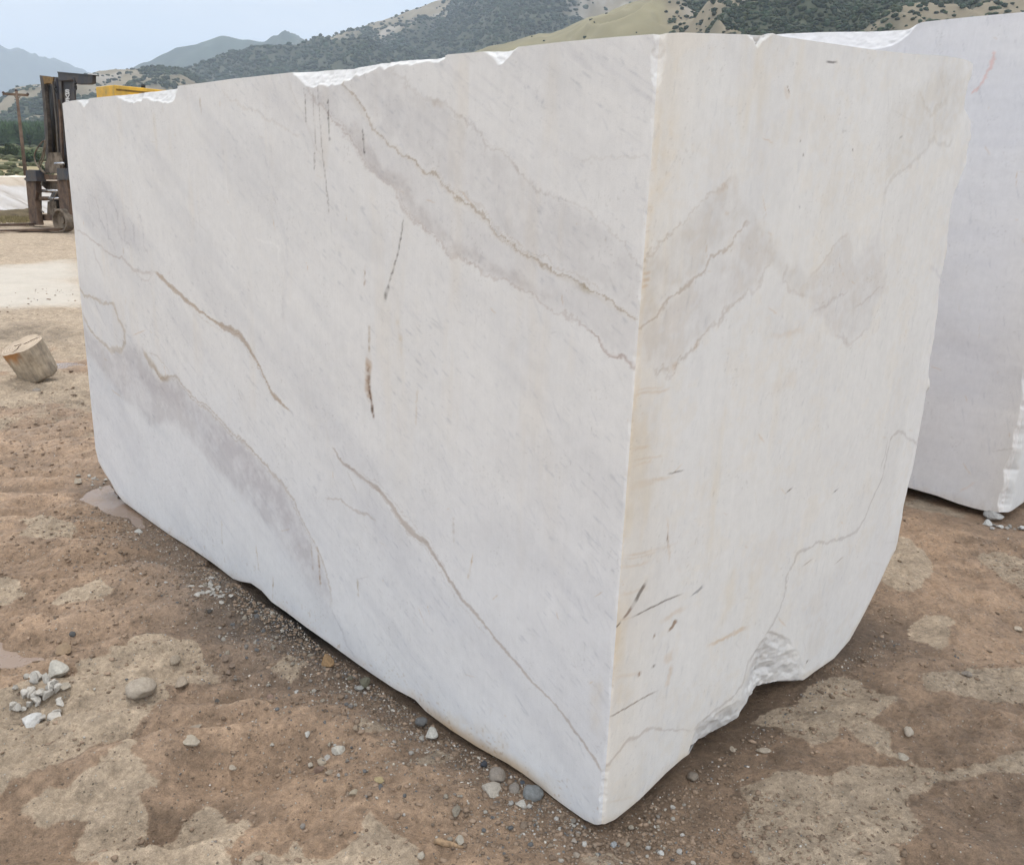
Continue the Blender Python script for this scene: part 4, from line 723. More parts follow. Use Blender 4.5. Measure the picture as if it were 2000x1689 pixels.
NAMED = [((278, 1356), 56, 32, (0.47, 0.40, 0.32), 'round', 'large smooth tan stone alone on the dry sand right of the white rubble heap', 'stone', {}),
 ((112, 1306), 46, 36, (0.60, 0.57, 0.50), 'ang', 'biggest angular white stone at the top of the rubble heap', 'stone', dict(flat=0.8)),
 ((74, 1328), 34, 26, WHT, 'ang', 'white wedge stone at the upper left of the rubble heap', 'stone', dict(flat=0.8)),
 ((127, 1340), 30, 34, (0.47, 0.41, 0.33), 'ang', 'tan angular stone on the right side of the rubble heap', 'stone', dict(flat=0.6)),
 ((60, 1390), 44, 28, (0.7, 0.69, 0.67), 'ang', 'chalk white lump at the lower left of the rubble heap', 'stone', dict(flat=0.6)),
 ((104, 1386), 36, 28, WHT, 'ang', 'white block-like stone at the lower right of the rubble heap', 'stone', dict(flat=0.7)),
 ((126, 1263), 40, 30, (0.34, 0.24, 0.15), 'ang', 'flat brown stone in wet mud above the white rubble heap', 'stone', dict(flat=0.35)),
 ((355, 1335), 32, 24, (0.42, 0.34, 0.26), 'ang', 'tan stone just right of the large smooth stone', 'stone', {}),
 ((343, 1288), 20, 18, (0.40, 0.33, 0.25), 'round', 'small round tan stone half sunk above the large smooth stone', 'stone', {}),
 ((378, 1413), 46, 14, (0.40, 0.34, 0.27), 'ang', 'long thin tan slab lying on wet mud', 'stone', dict(flat=0.25)),
 ((376, 1451), 50, 30, (0.50, 0.43, 0.34), 'ang', 'broad flat pale stone below the long thin slab', 'stone', dict(flat=0.3)),
 ((455, 1473), 20, 26, (0.46, 0.39, 0.31), 'ang', 'upright-looking pale pebble right of the broad flat stone', 'stone', {}),
 ((440, 1283), 18, 18, (0.27, 0.2, 0.15), 'ang', 'upper left brown clod of the trio below the marble block', 'stone', {}),
 ((452, 1292), 20, 16, (0.28, 0.21, 0.16), 'ang', 'right brown clod of the trio below the marble block', 'stone', {}),
 ((446, 1303), 16, 12, (0.27, 0.2, 0.15), 'ang', 'lowest brown clod of the trio below the marble block', 'stone', {}),
 ((638, 1270), 34, 26, ORG, 'ang', 'orange brown stone wedged under the long side of the block', 'stone', dict(flat=0.7)),
 ((712, 1313), 30, 18, (0.17, 0.16, 0.11), 'ang', 'dark olive stone touching the block edge', 'stone', {}),
 ((684, 1303), 18, 16, (0.20, 0.18, 0.13), 'ang', 'small olive stone left of the dark olive one', 'stone', {}),
 ((702, 1324), 30, 10, (0.42, 0.41, 0.38), 'ang', 'thin grey flake below the dark olive stone', 'stone', dict(flat=0.3)),
 ((843, 1411), 32, 24, (0.68, 0.66, 0.60), 'ang', 'bright white angular chip at the block edge', 'stone', dict(flat=0.8)),
 ((823, 1388), 26, 15, (0.18, 0.18, 0.18), 'round', 'dark grey rounded pebble tucked under the block', 'stone', {}),
 ((824, 1424), 16, 14, (0.48, 0.45, 0.40), 'ang', 'small off-white chip below the bright white angular chip', 'stone', {}),
 ((662, 1457), 38, 18, (0.66, 0.62, 0.54), 'ang', 'white flattish stone in brown mud with three tan pebbles at its left', 'stone', {}),
 ((629, 1473), 18, 16, (0.48, 0.40, 0.31), 'round', 'tan pebble beside the white flattish stone, leftmost of three', 'stone', {}),
 ((640, 1467), 14, 12, (0.50, 0.47, 0.43), 'round', 'grey-white pebble beside the white flattish stone, middle of three', 'stone', {}),
 ((606, 1471), 10, 10, (0.52, 0.46, 0.38), 'round', 'tiny cream pebble far left of the white flattish stone', 'stone', {}),
 ((946, 1470), 20, 24, (0.07, 0.08, 0.10), 'ang', 'blue-black slate stone against the foot of the block', 'stone', dict(flat=0.9)),
 ((972, 1497), 34, 30, (0.36, 0.31, 0.26), 'round', 'round tan-grey cobble against the foot of the block', 'stone', dict(flat=0.8)),
 ((1020, 1510), 16, 18, (0.10, 0.12, 0.15), 'ang', 'small dark blue stone between two grey cobbles', 'stone', {}),
 ((1005, 1524), 22, 22, (0.34, 0.30, 0.26), 'round', 'small brown-grey cobble below the dark blue stone', 'stone', dict(flat=0.8)),
 ((1042, 1532), 42, 26, (0.27, 0.28, 0.28), 'round', 'oval blue-grey cobble tucked under the block near its corner', 'stone', dict(flat=0.7)),
 ((960, 1528), 52, 34, (0.58, 0.52, 0.44), 'ang', 'wide crusty white stone sunk in mud near the block corner', 'stone', dict(flat=0.35)),
 ((1020, 1559), 28, 16, (0.62, 0.58, 0.52), 'ang', 'white stone below the oval cobble', 'stone', {}),
 ((1024, 1599), 20, 18, (0.30, 0.23, 0.17), 'ang', 'brown angular stone left of the block corner', 'stone', {}),
 ((741, 1528), 20, 10, (0.50, 0.40, 0.22), 'round', 'flat yellow pebble alone in the mud', 'stone', dict(flat=0.3)),
 ((645, 1505), 24, 16, (0.40, 0.32, 0.24), 'ang', 'tan angular stone below the white flattish stone', 'stone', {}),
 ((624, 1495), 28, 14, (0.24, 0.16, 0.12), 'ang', 'reddish brown stone left of a tan angular one', 'stone', {}),
 ((692, 1553), 26, 14, (0.45, 0.38, 0.28), 'ang', 'cream flat stone below the pebble cluster', 'stone', {}),
 ((695, 1426), 16, 18, (0.40, 0.31, 0.22), 'ang', 'small square brown stone on the slope of mud', 'stone', {}),
 ((600, 1430), 14, 14, (0.62, 0.60, 0.56), 'ang', 'small white pyramid-shaped chip in the middle of the mud', 'stone', {}),
 ((579, 1346), 12, 10, (0.62, 0.60, 0.57), 'ang', 'small white chip with reddish stones at its left', 'stone', {}),
 ((528, 1352), 20, 14, (0.35, 0.24, 0.19), 'ang', 'reddish stone left of a small white chip', 'stone', {}),
 ((897, 1643), 24, 22, (0.50, 0.45, 0.37), 'ang', 'pale pointed stone beside the weathered stick', 'stone', dict(flat=0.8)),
 ((822, 1665), 14, 12, (0.52, 0.46, 0.38), 'round', 'cream pebble left of the weathered stick, near the bottom edge', 'stone', {}),
 ((890, 1580), 24, 22, (0.32, 0.28, 0.22), 'ang', 'grey-brown split stone in the mud above the weathered stick', 'stone', {}),
 ((1127, 1655), 18, 22, (0.42, 0.35, 0.28), 'ang', 'tan stone below the block corner', 'stone', {}),
 ((1122, 1627), 16, 12, (0.48, 0.42, 0.36), 'ang', 'pale stone directly below the block corner', 'stone', {}),
 ((1200, 1625), 12, 16, (0.38, 0.39, 0.40), 'round', 'grey pebble right of the block corner', 'stone', {}),
 ((1291, 1657), 18, 12, (0.68, 0.67, 0.64), 'ang', 'bright white chip on the gravel near the bottom edge', 'stone', {}),
 ((1775, 1421), 18, 22, (0.55, 0.47, 0.38), 'round', 'pale half-buried cobble on the wet patch at the right', 'stone', dict(flat=0.8)),
 ((1888, 1325), 26, 10, (0.36, 0.31, 0.26), 'ang', 'flat grey-brown stone at the right side', 'stone', {}),
 ((1893, 1309), 14, 12, (0.45, 0.36, 0.26), 'round', 'round tan pebble just above a flat stone at the right side', 'stone', {}),
 ((1434, 1442), 16, 14, (0.50, 0.42, 0.33), 'ang', 'pale stone just below the broken lower edge of the block', 'stone', {}),
 ((1493, 1444), 42, 12, (0.50, 0.42, 0.33), 'ang', 'flat cream stone flush with the mud below the broken edge', 'stone', dict(flat=0.2)),
 ((1765, 1468), 28, 16, (0.50, 0.44, 0.36), 'ang', 'low whitish stone below the half-buried cobble', 'stone', dict(flat=0.3)),
 ((1991, 1214), 14, 10, (0.50, 0.42, 0.33), 'round', 'small pale stone at the far right edge', 'stone', {}),
 ((1355, 1493), 22, 16, (0.30, 0.25, 0.20), 'round', 'brown rounded stone under the right face of the block', 'stone', {}),
 ((150, 927), 18, 18, (0.50, 0.42, 0.32), 'ang', 'tan stone beside the far puddle', 'stone', {}),
 ((71, 752), 14, 11, (0.42, 0.36, 0.3), 'round', 'grey pebble touching the foot of the log', 'stone', {}),
 ((270, 1024), 20, 9, (0.66, 0.63, 0.58), 'ang', 'white sliver beside the water at the foot of the block', 'stone', dict(flat=0.3)),
 ((324, 1140), 10, 14, (0.64, 0.62, 0.58), 'ang', 'narrow white sliver on brown mud', 'stone', dict(flat=0.3)),
 ((142, 1236), 12, 10, (0.10, 0.10, 0.10), 'round', 'round black pebble above the flat brown stone', 'stone', {}),
 ((192, 1278), 10, 8, (0.09, 0.09, 0.09), 'round', 'black pebble right of the flat brown stone', 'stone', {}),
 ((410, 1192), 16, 14, (0.08, 0.07, 0.06), 'ang', 'dark mud clod below the white flakes', 'stone', {}),
 ((423, 1357), 14, 10, (0.11, 0.10, 0.09), 'ang', 'dark pebble right of the tan stone', 'stone', {}),
 ((1944, 995), 44, 14, (0.50, 0.49, 0.47), 'ang', 'grey slab leaning at the corner of the block behind', 'stone', dict(flat=0.5)),
 ((1930, 1010), 20, 11, (0.68, 0.67, 0.64), 'ang', 'white chip left of two more by the corner of the rear block', 'stone', {}),
 ((1956, 1015), 18, 12, (0.70, 0.69, 0.66), 'ang', 'white chip in the middle by the corner of the rear block', 'stone', {}),
 ((1997, 1026), 20, 14, (0.68, 0.67, 0.65), 'ang', 'white chip at the right frame edge by the rear block', 'stone', {}),
 ((1939, 1022), 12, 7, (0.62, 0.6, 0.57), 'ang', 'smallest white chip below the others by the rear block', 'stone', {})]
for px, w, h, c, kd, lab, cat, kw in NAMED:
    tag(place_stone(px, w, h, c, kd, **kw), lab, cat)
# rubble of the heap
for k in range(30):
    a = random.uniform(0, 2*math.pi); rr = math.sqrt(random.random()); px = (68+52*rr*math.cos(a), 1362+34*rr*math.sin(a))
    tag(place_stone(px, random.uniform(12, 27), random.uniform(9, 20), tuple(np.array(WHT)*random.uniform(0.75, 1.1)), 'ang', 'marble_chip', 0.8, 0.8, 0.1), 'small white shard in the rubble heap on the dry sand', 'stone chip', 'small shards of the white rubble heap')
for k in range(26):
    px = (random.gauss(418, 16), random.gauss(1155, 9))
    tag(place_stone(px, random.uniform(9, 20), random.uniform(6, 12), tuple(np.array(WHT)*random.uniform(0.8, 1.1)), 'ang', 'marble_chip', 0.3, 0.25), 'thin white flake in the patch of flakes by the long side of the block', 'stone chip', 'white flakes by the long side of the block')
for k in range(12):
    px = (random.gauss(180, 14), random.gauss(930, 7))
    tag(place_stone(px, random.uniform(5, 11), random.uniform(4, 9), tuple(np.array(WHT)*random.uniform(0.6, 1.05)), 'ang', 'marble_chip', 0.3, 0.6), 'small white or grey chip above the far puddle', 'stone chip', 'chips above the far puddle')
for k in range(14):
    px = (random.uniform(1925, 2010), 1012+random.uniform(0, 18))
    tag(place_stone(px, random.uniform(5, 11), random.uniform(4, 8), tuple(np.array(WHT)*random.uniform(0.5, 1.0)), 'ang', 'marble_chip', 0.3, 0.6), 'tiny chip scattered at the foot of the rear block', 'stone chip', 'tiny chips by the rear block')
def outside(p, m=0.015):
    for C, a, b_ in BLOCKS:
        d, s1, s2 = blk_dist(np.array([p[0]]), np.array([p[1]]), C, a, b_)
        if d[0] < m: return False
    return True
pal = [(0.50, 0.46, 0.40), (0.40, 0.35, 0.28), (0.30, 0.27, 0.24), (0.26, 0.20, 0.15), (0.55, 0.52, 0.48), (0.17, 0.17, 0.17), (0.34, 0.26, 0.19)]
GRP = [((640, 1330), (95, 45), 45, 'small pebble in the gravel along the middle of the long side of the block', 'pebbles along the long side of the block'),
       ((500, 1215), (60, 38), 35, 'small pebble in the dark gravel below the undercut of the block', 'pebbles below the undercut'),
       ((1030, 1585), (80, 50), 36, 'small pebble on the mud left of the block corner', 'pebbles left of the block corner'),
       ((1260, 1620), (70, 40), 44, 'small pebble in the gravel right of the block corner', 'pebbles right of the block corner'),
       ((690, 1520), (90, 60), 26, 'small pebble on the brown mud at the lower middle', 'pebbles on the lower middle mud')]
for c, sg, n, lab, g in GRP:
    k = 0
    while k < n:
        px = (random.gauss(c[0], sg[0]), random.gauss(c[1], sg[1])); p = G(px)
        if px[1] > 1690 or not outside(p): continue
        tag(place_stone(px, random.uniform(5, 12), random.uniform(4, 9), tuple(np.array(random.choice(pal))*random.uniform(0.8, 1.15)), random.choice(['round', 'ang']), 'pebble', 0.4, 0.7, 0.25), lab, 'pebble', g); k += 1
# the uncountable gravel
def scatter_mesh(name, P, scl, rot, shp, cols, m, smooth=False):
    """merges deformed copies of the shapes into one mesh; P (n,3), scl (n,3), rot (n,)"""
    Vs = []; Fs = []; Cs = []; off = 0; ids = np.arange(len(P)) % len(shp)
    for i, (V, F) in enumerate(shp):
        s = ids == i; n = s.sum()
        if not n: continue
        X = V[None]*scl[s][:, None, :]; c = np.cos(rot[s])[:, None]; q = np.sin(rot[s])[:, None]
        X = np.stack([X[..., 0]*c-X[..., 1]*q, X[..., 0]*q+X[..., 1]*c, X[..., 2]], -1)+P[s][:, None, :]
        Vs.append(X.reshape(-1, 3)); Fs.append((F[None]+(np.arange(n)*len(V))[:, None, None]+off).reshape(-1, F.shape[1])); off += n*len(V)
        Cs.append(np.repeat(cols[s], len(V), 0))
    return link(name, np_mesh(name, np.concatenate(Vs), np.concatenate(Fs), smooth, {'Col': np.concatenate(Cs)}), m)
def attr_mat(name, rough=0.9, sc=30, lo_=0.75, hi_=1.2):
    m, t, b = mat(name); n = noise(t, sc, 5, 0.6, N(t, 'ShaderNodeTexCoord').outputs['Object'])
    L(t, mul(t, N(t, 'ShaderNodeAttribute', attribute_name='Col').outputs['Color'], mrange(t, n.outputs[0], 0.3, 0.7, lo_, hi_)), b.inputs['Base Color'])
    b.inputs['Roughness'].default_value = rough; b.inputs['Specular IOR Level'].default_value = 0.2; return m
pts = []
def belt(n, smax, side, sc, dens=None):
    s = rng.uniform(0, smax, n) if dens is None else rng.choice(dens, n)+rng.normal(0, 0.15, n); d = 0.01+np.abs(rng.normal(0, sc, n))
    D, E_ = (D1, D2) if side == 0 else (D2, D1)
    return np.stack([C0[0]+D[0]*s-E_[0]*d, C0[1]+D[1]*s-E_[1]*d], -1)
pts.append(belt(5200, 3.4, 0, 0.22)); pts.append(belt(3000, 2.4, 0, 0.10)); pts.append(belt(700, 1.8, 1, 0.08))
q = np.stack([rng.uniform(-4.0, 2.8, 26000), rng.uniform(1.7, 7.0, 26000)], -1); pts.append(q[fbm(q[:, 0]*1.5, q[:, 1]*1.5, 601, 3) > -0.12])
q = np.stack([rng.normal(0.42, 0.30, 2200), rng.normal(2.0, 0.13, 2200)], -1); pts.append(q)
q = np.stack([rng.uniform(-7, -2, 2500), rng.uniform(5, 13, 2500)], -1); pts.append(q[fbm(q[:, 0]*1.5, q[:, 1]*2.5, 603, 3) > 0.05])
q = np.stack([rng.uniform(1.8, 4.5, 1200), rng.uniform(2.5, 6, 1200)], -1); pts.append(q)
pts = np.concatenate(pts)
ok = np.ones(len(pts), bool)
for C, a, b_ in BLOCKS: ok &= blk_dist(pts[:, 0], pts[:, 1], C, a, b_)[0] > 0.004
for q in PUDW: ok &= ~inside(pts[:, 0], pts[:, 1], q)
pts = pts[ok]; n = len(pts); sz = 0.0016+0.0042*rng.random(n)**2.2*(0.7+0.3*np.hypot(pts[:, 0], pts[:, 1])/3)
zg = ground_z(pts[:, 0], pts[:, 1]); scl = sz[:, None]*np.stack([rng.uniform(0.8, 1.5, n), rng.uniform(0.7, 1.1, n), rng.uniform(0.5, 0.9, n)], -1)
cl = np.array(pal)[rng.integers(0, len(pal), n)]*rng.uniform(0.6, 1.05, n)[:, None]
cr = rng.random(n) < np.where(np.arange(n) < 8900, 0.3, 0.86); cl[cr] = np.array([0.21, 0.155, 0.112])*rng.uniform(0.75, 1.5, cr.sum())[:, None]; scl[cr] *= rng.uniform(1.0, 2.6, cr.sum())[:, None]; scl[cr, 2] *= 0.6
shp = [rock_shape(1, i % 2, 700+i) for i in range(8)]
tag(scatter_mesh('gravel', np.column_stack([pts, zg+scl[:, 2]*0.35]), scl, rng.uniform(0, 6.28, n), shp, cl, attr_mat('gravel_stone'), True), 'fine grit and gravel strewn over the mud around the block', 'gravel', kind='stuff')

# weathered stick near the bottom edge
def tube(path, radii, nseg=10, cap=True, jit=0.0):
    path = [Vector(p) for p in path]; n = len(path); V = []; prev = None
    for i, p in enumerate(path):
        d = (path[min(i+1, n-1)]-path[max(i-1, 0)]).normalized()
        if prev is None: a = d.orthogonal().normalized()
        else: a = (prev-d*prev.dot(d)).normalized()
        prev = a; b_ = d.cross(a); r_ = radii[i] if hasattr(radii, '__len__') else radii
        for k in range(nseg):
            t_ = 2*math.pi*k/nseg; q_ = r_*(1+random.uniform(-jit, jit)); V.append(p+(a*math.cos(t_)+b_*math.sin(t_))*q_)
    F = [(i*nseg+k, i*nseg+(k+1) % nseg, (i+1)*nseg+(k+1) % nseg, (i+1)*nseg+k) for i in range(n-1) for k in range(nseg)]
    if cap: F += [tuple(range(nseg))[::-1], tuple((n-1)*nseg+k for k in range(nseg))]
    return V, F
def mesh_obj(name, parts, m, parent=None, smooth=False, loc=None):
    V = []; F = []
    for v, f in parts: F += [tuple(i+len(V) for i in x) for x in f]; V += [tuple(p) for p in v]
    me = bpy.data.meshes.new(name); me.from_pydata(V, [], F); me.update()
    if smooth: me.polygons.foreach_set('use_smooth', [True]*len(me.polygons))
    return link(name, me, m, parent, loc)
a = G((848, 1651)); b_ = G((905, 1660)); zz1 = gz1(a[0], a[1])+0.004
stick_m = plain('weathered_wood', (150, 125, 98), 0.9, 0, 0.35, 60, bumpd=0.002)
pt = [a+(b_-a)*t_ for t_ in np.linspace(0, 1, 7)]
sk = mesh_obj('stick', [tube([(p[0], p[1]+0.003*math.sin(i*2), zz1+0.002*math.sin(i)) for i, p in enumerate(pt)], [0.007, 0.009, 0.009, 0.008, 0.007, 0.005, 0.002], 8, jit=0.2)], stick_m, smooth=True)
tag(sk, 'short weathered brown stick lying in mud at the bottom of the photo', 'stick')

# ------------------------------------------------------------------ log
base = G((66, 742)); lg = empty('wood_log', tuple(base))
ax = Vector((-0.27, -0.32, 0.92)).normalized(); ra = 0.150; LN = 0.29
sx = Vector((0, 0, 1)).cross(ax).normalized(); sy = ax.cross(sx)
cb = Vector(base)+Vector((0.02, 0.08, 0.03)); V = []; nr, ns = 14, 40
for i in range(nr+1):
    t_ = i/nr
    for k in range(ns):
        th = 2*math.pi*k/ns; rr = ra*(1.0+0.10*t_)*(1+0.05*math.sin(3*th+1)+0.035*math.sin(5*th+t_*3)+0.02*math.sin(11*th+t_*5)+random.uniform(-.018, .018))
        V.append(cb+ax*(LN*t_)+(sx*math.cos(th)+sy*math.sin(th))*rr)
F = [(i*ns+k, i*ns+(k+1) % ns, (i+1)*ns+(k+1) % ns, (i+1)*ns+k) for i in range(nr) for k in range(ns)]+[tuple(range(ns))[::-1]]
m, t, b = mat('log_bark'); o = N(t, 'ShaderNodeTexCoord').outputs['Object']
mpn = N(t, 'ShaderNodeMapping'); mpn.inputs['Rotation'].default_value = ax.to_track_quat('Z', 'Y').inverted().to_euler(); L(t, o, mpn.inputs[0])
mp2 = N(t, 'ShaderNodeMapping'); mp2.inputs['Scale'].default_value = (1, 1, 0.15); L(t, mpn.outputs[0], mp2.inputs[0])
nb = noise(t, 45, 7, 0.65, mp2.outputs[0]); nc = noise(t, 9, 5, 0.6, o)
r1 = N(t, 'ShaderNodeMix', data_type='RGBA'); r1.inputs['A'].default_value = (0.44, 0.37, 0.28, 1); r1.inputs['B'].default_value = (0.26, 0.215, 0.165, 1); L(t, mrange(t, nc.outputs[0], 0.4, 0.62, 0, 1), r1.inputs['Factor'])
L(t, mul(t, r1.outputs['Result'], mrange(t, nb.outputs[0], 0.3, 0.7, 0.7, 1.2)), b.inputs['Base Color']); b.inputs['Roughness'].default_value = 0.9; bump(t, b, nb.outputs[0], 0.7, 0.006)
th_c = math.atan2(Vector((-0.35, -0.94, 0)).dot(sy), Vector((-0.35, -0.94, 0)).dot(sx)); sc_ = []
for i in range(nr+1):
    for k in range(ns):
        dth = (2*math.pi*k/ns-th_c-0.1+math.pi) % (2*math.pi)-math.pi; dep = LN*(1-i/nr)
        sc_.append(float(max(0.0, 1-(abs(dth)/0.55)**4)*max(0.0, 1-dep/(0.12+0.05*math.sin(k*2.3)))))
mesh_obj('bark', [(V, F)], m, lg, True)
ba_ = bpy.data.meshes['bark'].attributes.new('Resin', 'FLOAT', 'POINT'); ba_.data.foreach_set('value', sc_)
ra_ = N(t, 'ShaderNodeAttribute', attribute_name='Resin'); r2_ = N(t, 'ShaderNodeMix', data_type='RGBA'); lk = b.inputs['Base Color'].links[0].from_socket
L(t, mrange(t, ra_.outputs['Fac'], 0.15, 0.7, 0, 0.85), r2_.inputs['Factor']); L(t, lk, r2_.inputs['A']); r2_.inputs['B'].default_value = (0.36, 0.17, 0.055, 1); L(t, r2_.outputs['Result'], b.inputs['Base Color'])
m, t, b = mat('cut_wood'); o = N(t, 'ShaderNodeTexCoord').outputs['Object']
mpn = N(t, 'ShaderNodeMapping', vector_type='TEXTURE'); mpn.inputs['Rotation'].default_value = ax.to_track_quat('Z', 'Y').to_euler(); L(t, o, mpn.inputs[0])
wv = N(t, 'ShaderNodeTexWave', wave_type='RINGS', rings_direction='Z'); wv.inputs['Scale'].default_value = 14; wv.inputs['Distortion'].default_value = 2; L(t, mpn.outputs[0], wv.inputs['Vector'])
r1 = N(t, 'ShaderNodeMix', data_type='RGBA'); r1.inputs['A'].default_value = (0.46, 0.37, 0.28, 1); r1.inputs['B'].default_value = (0.30, 0.22, 0.15, 1); L(t, mrange(t, wv.outputs['Fac'], 0.2, 0.9, 0, 0.6), r1.inputs['Factor'])
L(t, mul(t, r1.outputs['Result'], mrange(t, noise(t, 16, 6, 0.6, o).outputs[0], 0.3, 0.7, 0.75, 1.15)), b.inputs['Base Color']); b.inputs['Roughness'].default_value = 0.85
tc_ = cb+ax*(LN+0.001)
ring = [tuple(Vector(v)+ax*0.001-tc_) for v in V[nr*ns:]]
Vc = [(0, 0, 0.0)]+[tuple(Vector(q)*0.5) for q in ring]+ring
Fc = [(0, 1+k, 1+(k+1) % ns) for k in range(ns)]+[(1+k, 1+ns+k, 1+ns+(k+1) % ns, 1+(k+1) % ns) for k in range(ns)]
mesh_obj('cut_face', [(Vc, Fc)], m, lg, False, loc=tuple(tc_-0*ax))
ck = []
for th0, l0 in ((1.2, 0.95), (3.6, 0.6), (5.2, 0.8)):
    pth = [tc_+ax*0.0005+(sx*math.cos(th0)+sy*math.sin(th0))*ra*l0*q_+(sx*math.sin(th0)-sy*math.cos(th0))*0.008*math.sin(q_*7) for q_ in np.linspace(0.1, 1, 7)]
    ck.append(tube(pth, [0.003, 0.004, 0.003, 0.004, 0.003, 0.003, 0.001], 5))
mesh_obj('crack', ck, plain('crack_shadow', (60, 42, 28), 0.95), lg)
for c_ in lg.children:
    if c_.name.startswith('cut_face'): c_.matrix_parent_inverse = Matrix.Identity(4); c_.location = tc_-Vector(base)
tag(lg, 'short sawn log standing tilted on the mud at the left edge', 'log')

# ------------------------------------------------------------------ forklift
FO = G((62, 440)); FO[2] = 0; FR = G((122, 450)); FR[2] = 0
FL = (FR-FO)/np.linalg.norm(FR-FO); FF = np.array([-FL[1], FL[0], 0])          # across the carriage; toward the fork tips is -FF or FF
if FF[0] > 0: FF = -FF
ux = Vector(FL); uf = Vector(FF); uz_ = Vector((0, 0, 1))
truck = empty('forklift', tuple(FO))
za = lambda pts: [(x/4.222, 100+y/4.222) for x, y in pts]
def prism(px, off, th, raw=False):
    """outline traced on the upright plane `off` metres ahead of the carriage, th thick"""
    o = FO+FF*off; q = [on_plane(p, o, FL) for p in (px if raw else za(px))]; V = []
    for dd in (0, -th):
        V += [tuple(o+FL*s+FF*dd+np.array([0, 0, z])) for s, z in q]
    n = len(q); F = [tuple(range(n)), tuple(range(2*n-1, n-1, -1))]+[(i, i+n, (i+1) % n+n, (i+1) % n) for i in range(n)]
    return V, F
def box(c, d, e, g):
    c = Vector(c); V = [c+d*i+e*j+g*k for i in (-1, 1) for j in (-1, 1) for k in (-1, 1)]
    return V, [(0, 1, 3, 2), (4, 6, 7, 5), (0, 4, 5, 1), (2, 3, 7, 6), (0, 2, 6, 4), (1, 5, 7, 3)]
def bar(a, b_, w, h, up=Vector((0, 0, 1))):
    a = Vector(a); b_ = Vector(b_); d = (b_-a); s = d.cross(up).normalized(); u_ = s.cross(d).normalized(); return box((a+b_)/2, d/2, s*w/2, u_*h/2)
def bevel(o, w):
    m_ = o.modifiers.new('bevel', 'BEVEL'); m_.width = w; m_.segments = 2; m_.limit_method = 'ANGLE'
STEEL = plain('dark_mast_steel', (46, 48, 56), 0.6, 0.1, 0.3, 3, dirt=(74, 66, 58))
BLACK = plain('greasy_black_steel', (26, 26, 28), 0.45, 0.2, 0.3, 4)
RUSTY = plain('rusty_steel', (92, 74, 60), 0.85, 0.0, 0.35, 4, dirt=(58, 44, 36))
DUSTY = plain('dusty_steel', (116, 105, 92), 0.85, 0, 0.3, 5, dirt=(70, 60, 50))
YEL = plain('yellow_paint', (226, 176, 50), 0.5, 0, 0.12, 2, dirt=(186, 150, 66))
CHROME = plain('cylinder_rod', (190, 190, 192), 0.25, 0.9, 0.1, 4)
RUB = plain('tyre_rubber', (38, 36, 35), 0.9, 0, 0.3, 5, dirt=(92, 84, 74)); WHITE = plain('white_letters', (205, 205, 205), 0.6, 0, 0.15, 8)
OC = plain('ochre_grease', (120, 92, 44), 0.7, 0, 0.4, 6, dirt=(48, 40, 30))
def P3(px, off): 
    o = FO+FF*off; s, z = on_plane(px, o, FL); return Vector(o+FL*s+np.array([0, 0, z]))
def Z(x, y): return (x/4.222, 100+y/4.222)
MRAIL = plain('greasy_rail_steel', (74, 66, 58), 0.7, 0.1, 0.3, 5, dirt=(40, 36, 34))
# left mast channel: two flanges with the black inner channel between
c = mesh_obj('mast_channel', [prism([(325, 200), (352, 204), (378, 420), (398, 850), (376, 850), (350, 400)], -0.25, 0.22), prism([(438, 212), (462, 216), (480, 560), (505, 900), (478, 900), (452, 500)], -0.25, 0.22), prism([(352, 240), (438, 240), (480, 850), (398, 850)], -0.60, 0.06)], STEEL, truck); bevel(c, 0.01)
mesh_obj('mast_rail', [prism([(350, 268), (364, 270), (392, 600), (402, 1000), (384, 1000), (374, 600)], -0.22, 0.10), prism([(428, 268), (438, 268), (470, 600), (486, 850), (472, 850), (456, 600)], -0.22, 0.10)], MRAIL, c)
mesh_obj('lift_cylinder', [tube([P3(Z(390, 285), -0.45), P3(Z(436, 860), -0.45)], 0.13, 16), tube([P3(Z(412, 285), -0.36), P3(Z(452, 850), -0.36)], 0.05, 10)], BLACK, c, True)
mesh_obj('mast_cap', [prism([(350, 208), (440, 214), (432, 282), (416, 268), (384, 264), (364, 274)], -0.23, 0.12)], OC, c)
c2 = mesh_obj('mast_channel', [prism([(476, 178), (500, 178), (520, 560), (548, 1000), (522, 1000), (492, 420)], -0.25, 0.10), prism([(585, 190), (608, 190), (620, 560), (650, 1000), (622, 1000), (596, 500)], -0.25, 0.05), prism([(500, 178), (585, 186), (622, 1000), (548, 1000)], -0.30, 0.06)], STEEL, truck); bevel(c2, 0.01)
mesh_obj('mast_rail', [prism([(478, 400), (500, 540), (520, 1000), (506, 1000), (486, 560)], -0.2, 0.12)], RUSTY, c2)
mesh_obj('crossbeam', [prism([(438, 215), (478, 225), (482, 345), (458, 345)], -0.32, 0.12), prism([(452, 560), (500, 540), (520, 900), (480, 900)], -0.55, 0.08)], STEEL, truck)
